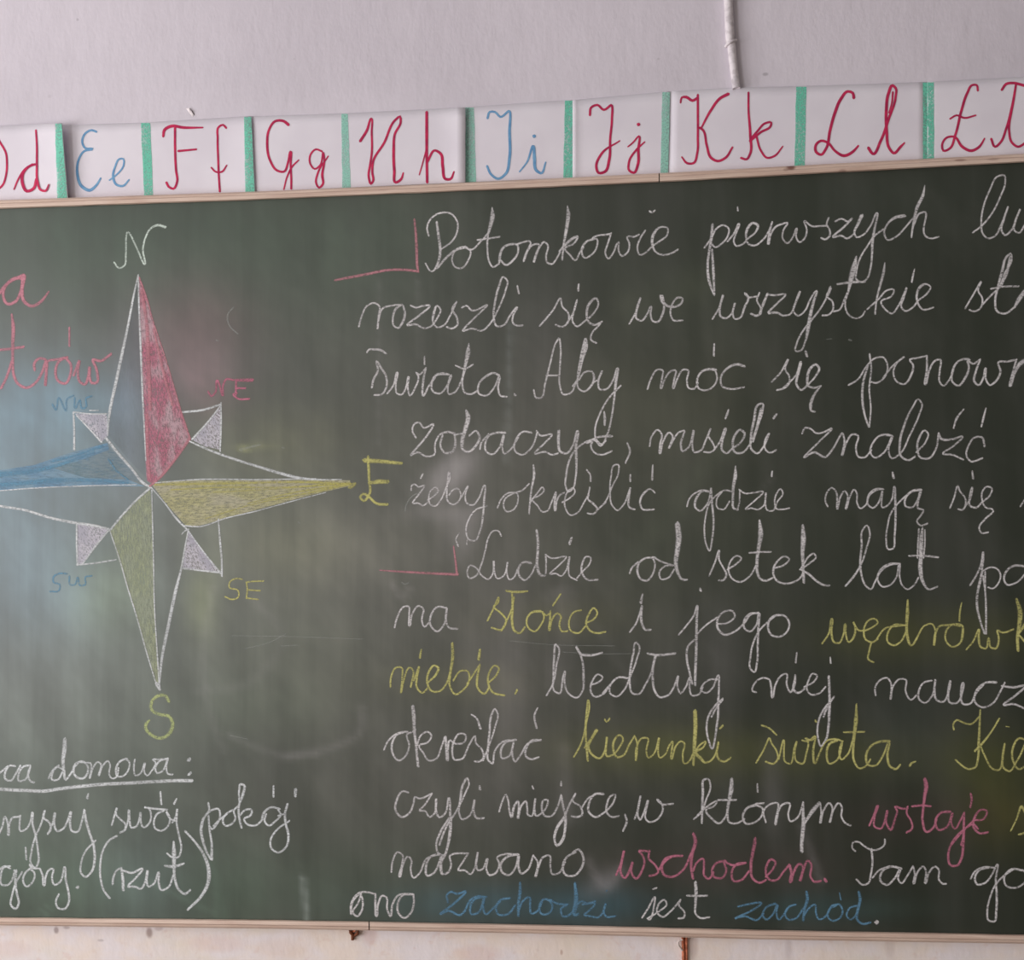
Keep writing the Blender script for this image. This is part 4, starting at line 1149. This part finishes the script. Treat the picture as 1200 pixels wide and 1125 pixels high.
# ------------------------------------------------------------------ paper alphabet strips standing on the top rail
def sheet(label, xl, xr, tab, lb, rb, depth, curl, stripes, letters, col):
    """tab: top edge (x, y); lb/rb: x of the lower corners; curl(u, v) -> metres off the wall"""
    o = thing('alphabet_strip', label, 'paper sign', P((xl + xr) / 2, lerp_tab(TOP_OUT, (xl + xr) / 2) + 3, depth), 'hand-lettered alphabet strips above the board')
    nx, nz = 24, 8
    def pos(u, v, off=0.0):
        xt = xl + (xr - xl) * u; xb_ = lb + (rb - lb) * u; x = xt + (xb_ - xt) * v
        yt = lerp_tab(tab, xt); yb = lerp_tab(TOP_OUT, xb_) + 4
        return P(x, yt + (yb - yt) * v, depth - curl(u, v) - off)
    V = [pos(i / nx, j / nz) for j in range(nz + 1) for i in range(nx + 1)]
    F = [(j * (nx + 1) + i, (j + 1) * (nx + 1) + i, (j + 1) * (nx + 1) + i + 1, j * (nx + 1) + i + 1) for j in range(nz) for i in range(nx)]
    s_ = link('paper_sheet', V, F, M['paper'], o, None, True)
    md = s_.modifiers.new('thickness', 'SOLIDIFY'); md.thickness = 0.00025; md.offset = -1
    def off_at(x, y):                                # paper surface under a pen position
        u = min(max((x - xl) / (xr - xl), 0), 1); yt = lerp_tab(tab, x); v = min(max((y - yt) / (lerp_tab(TOP_OUT, x) + 4 - yt), 0), 1)
        return depth - curl(u, v) - 0.00035
    for (a, b, c_, d, mt) in stripes:                # a,b top x; c,d bottom x
        V = []; n = 8
        ya = lerp_tab(tab, (a + b) / 2); yb = lerp_tab(TOP_OUT, (c_ + d) / 2) + 2
        for i in range(n + 1):
            v = i / n; y = ya + .6 + (yb - ya) * v; wob = noise.noise(Vector((a, v * 9, 0))) * .9
            for x in (a + (c_ - a) * v + wob, b + (d - b) * v + wob * .6): V.append(P(x, y, off_at(x, y)))
        st = link('green_stripe', V, [(2 * i, 2 * i + 2, 2 * i + 3, 2 * i + 1) for i in range(n)], M[mt], o)
    for (x0, y0, sc, w0, txt) in letters:
        ink = Ink(0.0, 0.00006)
        k0 = 0
        for s2 in parse(txt, x0, y0, sc, w0):
            ink.depth = 0.0; ink.stroke(s2, 1.28)
        # drop every vertex on the curved paper
        for q, v_ in enumerate(ink.v):
            d = (v_ - CPOS); px_ = CROT.inverted() @ d; xx = 600 - px_.x / px_.z * FPX; yy = 562.5 + px_.y / px_.z * FPX
            ink.v[q] = P(xx, yy, off_at(xx, yy) + v_.y)
        ink.build('drawn_letter', M[col[letters.index((x0, y0, sc, w0, txt))]], o)
    return o
R1 = (0, 80, 4); R2 = (250, 80, 4); R3 = (500, 80, 4); R4 = (750, 60, 4.8); R5 = (920, 60, 4.2857)
flat = lambda u, v: 0.0012 * math.sin(u * 3.1) + 0.0008
D_ = WALL - 0.0004
rm, bm = 'red_marker', 'blue_marker'
sheet('white paper strip with a red cursive d, leftmost, its right edge lifting off the wall', -165, 72.5, [(-165, 156), (0, 147.5), (72.5, 144)], -165, 80, D_ - 0.0022,
      lambda u, v: 0.0012 + 0.012 * max(0, (u - .7) / .3) ** 2 * (1 - .3 * v), [(64.5, 72, 67, 79, 'green')],
      [R1 + (9, "-60,300 -55,400 -60,560 -90,575\n-90,300 -40,300 5,355 28,400 32,440 28,500 10,550 -20,572 -60,570"),
       R1 + (10, "168,290,8 172,360 172,450 175,530 190,570 212,575 228,545,6\n165,450 140,458 108,490,13 105,540,14 125,576,13 155,565 170,520\n65,568,6 85,520 120,470 152,450")], [rm, rm])
sheet('white paper strip with blue E e and red F f cursive letters', 74, 294.5, [(74, 146.5), (165, 143.8), (294.5, 136)], 76, 299, D_, 
      lambda u, v: 0.0008 + 0.004 * max(0, (u - .8) / .2) ** 2, [(165, 176, 169, 179.5, 'green'), (286, 294.5, 287.5, 298.5, 'green')],
      [R1 + (9, "452,298 430,290 400,305 385,345 400,375 435,378 395,388 368,430 362,490,11 385,555,13 420,572,13 450,550,10 472,515,7"),
       R1 + (8, "512,525,6 545,500 580,450 578,425 560,425 540,460 530,510,10 545,545,10 575,552 605,522,6"),
       R1 + (10, "765,320 770,290,13 800,272,13 860,278 950,278,7\n820,280 820,360 825,480 830,530 812,565 790,555 780,535\n835,388 920,380,8"),
       R1 + (9, "1060,280 1045,265 1025,275 1020,330 1022,420 1025,500 1030,578\n990,465,7 1010,485 1040,485 1062,455,6")], [bm, bm, rm, rm])
sheet('white paper strip with red cursive G g and H h', 292, 545.2, [(292, 136.5), (400, 133), (545.2, 125.8)], 294, 545.2, D_ - 0.0009,
      lambda u, v: 0.0006 + 0.006 * max(0, (u - .86) / .14) ** 2, [(400, 407.5, 401, 411, 'green_light')],
      [R2 + (9, "352,265,13 330,248 290,248 260,290 252,350,11 265,430 300,480 330,485 350,440 362,390 362,450 365,520 365,565\n330,568,6 345,510 370,460 400,430,6"),
       R2 + (8, "510,390 480,380 455,405 455,450 475,472 500,455 515,395 520,430 510,500,11 512,545 495,560 482,540 490,490 538,412,6"),
       R2 + (10, "688,342,12 720,290 740,235,8 742,300 742,400 735,450 728,510 738,542 748,530 745,490 748,440 800,350 855,240 875,225 878,250 850,310 845,380,12 848,480,12 855,535 880,520 890,490,6"),
       R2 + (10, "1000,205,12 1000,300,13 1000,400 1002,535\n965,500,5 985,430,6 998,380,6\n1002,440 1040,385,10 1065,400,12 1075,460,13 1090,520 1110,520 1128,485,7")], [rm] * 4)
sheet('small white paper card with blue cursive I i', 543, 673.3, [(543, 125.9), (645, 118.5), (673.3, 117)], 543, 672, D_, flat,
      [(545.6, 555.5, 545.6, 558, 'green_light'), (662, 672.5, 660, 672, 'green')],
      [R3 + (9, "285,235 295,205 320,205 345,228 385,200 388,300,12 388,420,12 370,495 335,518 300,495 283,458"),
       R3 + (8, "435,485,6 470,440 500,365,11 505,420,14 515,480,12 535,492 558,440,6\n502,318,15 505,319,15")], [bm, bm])
sheet('small white paper card with red cursive J j', 671, 785.5, [(671, 117.3), (785.5, 107)], 671, 783, D_ - 0.0016, lambda u, v: 0.0006 + 0.003 * max(0, (.1 - u) / .1) ** 2,
      [(776, 785.2, 774, 783, 'green_light')],
      [R3 + (10, "765,220 770,185 800,172 830,195 865,172 868,240 860,330 855,430,12 835,485,12 805,490 795,465,11 820,400 905,340,6"),
       R3 + (9, "943,368,6 965,350 995,318 992,380,12 990,450,12 970,490 950,480 948,440 985,380 1022,345,6\n991,263,15 994,264,15")], [rm, rm])
sheet('white paper strip with red cursive K k and L l', 783.5, 1088, [(783.5, 107.2), (820, 105), (860, 102.8), (940, 101), (1088, 96)], 781.5, 1088, D_ - 0.0004, flat,
      [(933, 945, 931, 943, 'green'), (1081.5, 1087.9, 1081.5, 1087.9, 'green')],
      [R4 + (12, "228,290,9 235,260 260,258,15 295,278,14 325,262\n325,245 325,330 325,480 322,570 300,630 265,630 235,595,8\n497,240,16 450,265 400,330 345,430,9\n335,430 350,440 375,530 400,600,14 435,618 480,600 520,540,10"),
       R4 + (11, "610,232 610,330 620,470,14 618,580 600,608 568,600\n618,505,13 680,455 735,420 738,402 705,405 660,450 630,485\n655,480 680,560 715,600 755,590 803,535,7"),
       R5 + (11, "345,235,14 340,210 315,202 280,240,14 250,310,14 225,400,13 205,490 180,520 155,505,13 155,470 180,450 215,460 250,500 295,525,14 340,505 368,475,9"),
       R5 + (12, "418,485,14 440,515 480,450 520,340 555,230,11 555,185 540,172,13 520,210,14 508,300,14 510,400 525,490 545,512 580,480 600,460,7\n541,205,9 536,260,8 521,310,6")], [rm] * 4)
sheet('white paper strip with red barred cursive L, rightmost', 1086.8, 1330, [(1086.8, 96), (1200, 90), (1330, 84)], 1086.8, 1330, D_ - 0.0009, flat,
      [(1087, 1094.5, 1087, 1094.5, 'green')],
      [R5 + (10, "968,198 962,170 940,170 915,210,12 885,300,12 855,420 825,490 795,500 788,475 810,435 850,430 890,480,13 935,500,13 975,480 1002,438,7\n828,340,8 860,322 900,335 957,322,8"),
       R5 + (11, "1035,440 1055,480 1080,460 1110,390 1140,280,13 1160,165,10\n1138,290 1125,400 1140,460 1170,480 1200,465 1230,440\n1088,195 1110,165,12 1150,160 1200,172,13 1240,178")], [rm, rm])

# ------------------------------------------------------------------ conduit, plaster chip, rusty fixings
def tube(name, pts, r, mat, parent, squash=1.0, nseg=10, endcap=True):
    V, F = [], []; n = len(pts)
    for i, p in enumerate(pts):
        a, b = pts[max(i - 1, 0)], pts[min(i + 1, n - 1)]; t_ = (b - a).normalized()
        s1 = t_.cross(Vector((0, 1, 0)))
        if s1.length < .1: s1 = Vector((1, 0, 0))
        s1.normalize(); s2 = s1.cross(t_).normalized(); rr = r[i] if isinstance(r, (list, tuple)) else r
        for k in range(nseg):
            an = 2 * math.pi * k / nseg; V.append(p + s1 * math.cos(an) * rr + s2 * math.sin(an) * rr * squash)
    for i in range(n - 1):
        for k in range(nseg):
            a, b = i * nseg + k, i * nseg + (k + 1) % nseg; F.append((a, b, b + nseg, a + nseg))
    F.append(tuple(range(nseg))); F.append(tuple((n - 1) * nseg + k for k in reversed(range(nseg))))
    return link(name, V, F, mat, parent, None, True)
cc = thing('cable_conduit', 'thin white painted cable conduit running down the wall above the alphabet strips', 'cable', P(862, 104, WALL))
dq = WALL - 0.006
tube('upper_conduit', [P(x, y, dq) for x, y in [(849, -260), (852.5, -60), (853.5, 0), (854.6, 25), (855.6, 48), (856.2, 53)]], [0.0066] * 4 + [0.007, 0.006], M['conduit'], cc, 0.95)
tube('lower_conduit', [P(x, y, dq) for x, y in [(856.8, 46), (857.2, 54), (858.5, 68), (860.6, 86), (863.0, 103.6)]], [0.0066, 0.0064, 0.0062, 0.006, 0.006], M['conduit'], cc, 0.95)
tube('clamp', [P(850.5, 54.5, dq + .002), P(852, 52.5, dq - .003), P(856, 49.5, dq - .0065), P(861, 47.5, dq - .003), P(862.5, 47, dq + .002)], 0.0022, M['conduit'], cc)

chip = thing('plaster_chip', 'small flake of chipped white plaster on the wall above the F f strip', 'plaster chip', P(223, 131, WALL))
V = [P(x, y, WALL - d) for x, y, d in [(218, 127, .0), (221.5, 126.5, .002), (224, 130, .003), (227, 134.5, .001), (225.5, 137, .0), (222, 132.5, .001), (222.5, 130, .0035)]]
link('flake', V, [(0, 5, 6), (0, 6, 1), (1, 6, 2), (2, 6, 5), (2, 5, 4), (2, 4, 3)], M['plaster'], chip)
V = [P(x, y, WALL - .0004) for x, y in [(224.5, 129), (226, 130.5), (228, 134), (227.2, 135.5), (225.6, 132.5)]]
link('hole', V, [(0, 4, 3, 2, 1)], plain('chip_shade', srgb(150, 140, 142), .9), chip)

hk = thing('rusty_bracket', 'small rusty forked bracket on the wall just under the bottom rail', 'bracket', P(413, 1102, WALL))
dh = WALL - 0.003
tube('prong', [P(410.2, 1089.5, dh - .003), P(411, 1092.5, dh - .002), P(413.5, 1095.5, dh), P(413, 1101.5, dh)], [0.0022, 0.0026, 0.003, 0.0022], M['brown'], hk)
tube('prong', [P(419.5, 1090, dh - .003), P(419, 1094, dh - .002), P(416, 1096, dh), P(413.6, 1098, dh)], [0.0018, 0.0026, 0.0022, 0.002], M['brown'], hk)
tube('screw', [P(414.5, 1090.5, dh + .003), P(414.5, 1090.5, dh - .004)], 0.0028, M['rust'], hk)
wr = thing('rusty_strap', 'orange rusty metal strap hanging from under the bottom rail with a loop of bare wire', 'bracket', P(803, 1110, WALL))
for (xa_, xb_, nm, rr) in [(800.4, 800.9, 'strap_edge', 0.0024), (804.4, 804.8, 'strap_edge', 0.0016)]:
    tube(nm, [P(xa_, 1096, dh - .004), P(xa_ + .1, 1104, dh), P(xb_, 1118, dh), P(xb_ + .4, 1150, dh), P(xb_ + .8, 1180, dh)], rr, M['rust'], wr)
a_, b_ = P(800, 1097, dh), P(805, 1180, dh)
box('strap_web', a_.x, P(804.5, 1097, dh).x, dh, dh + .001, b_.z, a_.z, M['rust'], wr)
tube('wire_loop', [P(800.5, 1101, dh - .003), P(797, 1101.5, dh - .003), P(794.6, 1104, dh - .003), P(795.2, 1108, dh - .003), P(799, 1113, dh - .002), P(800.5, 1114.5, dh)], [0.001, 0.0015, 0.0018, 0.0018, 0.0014, 0.001], M['wirewhite'], wr)
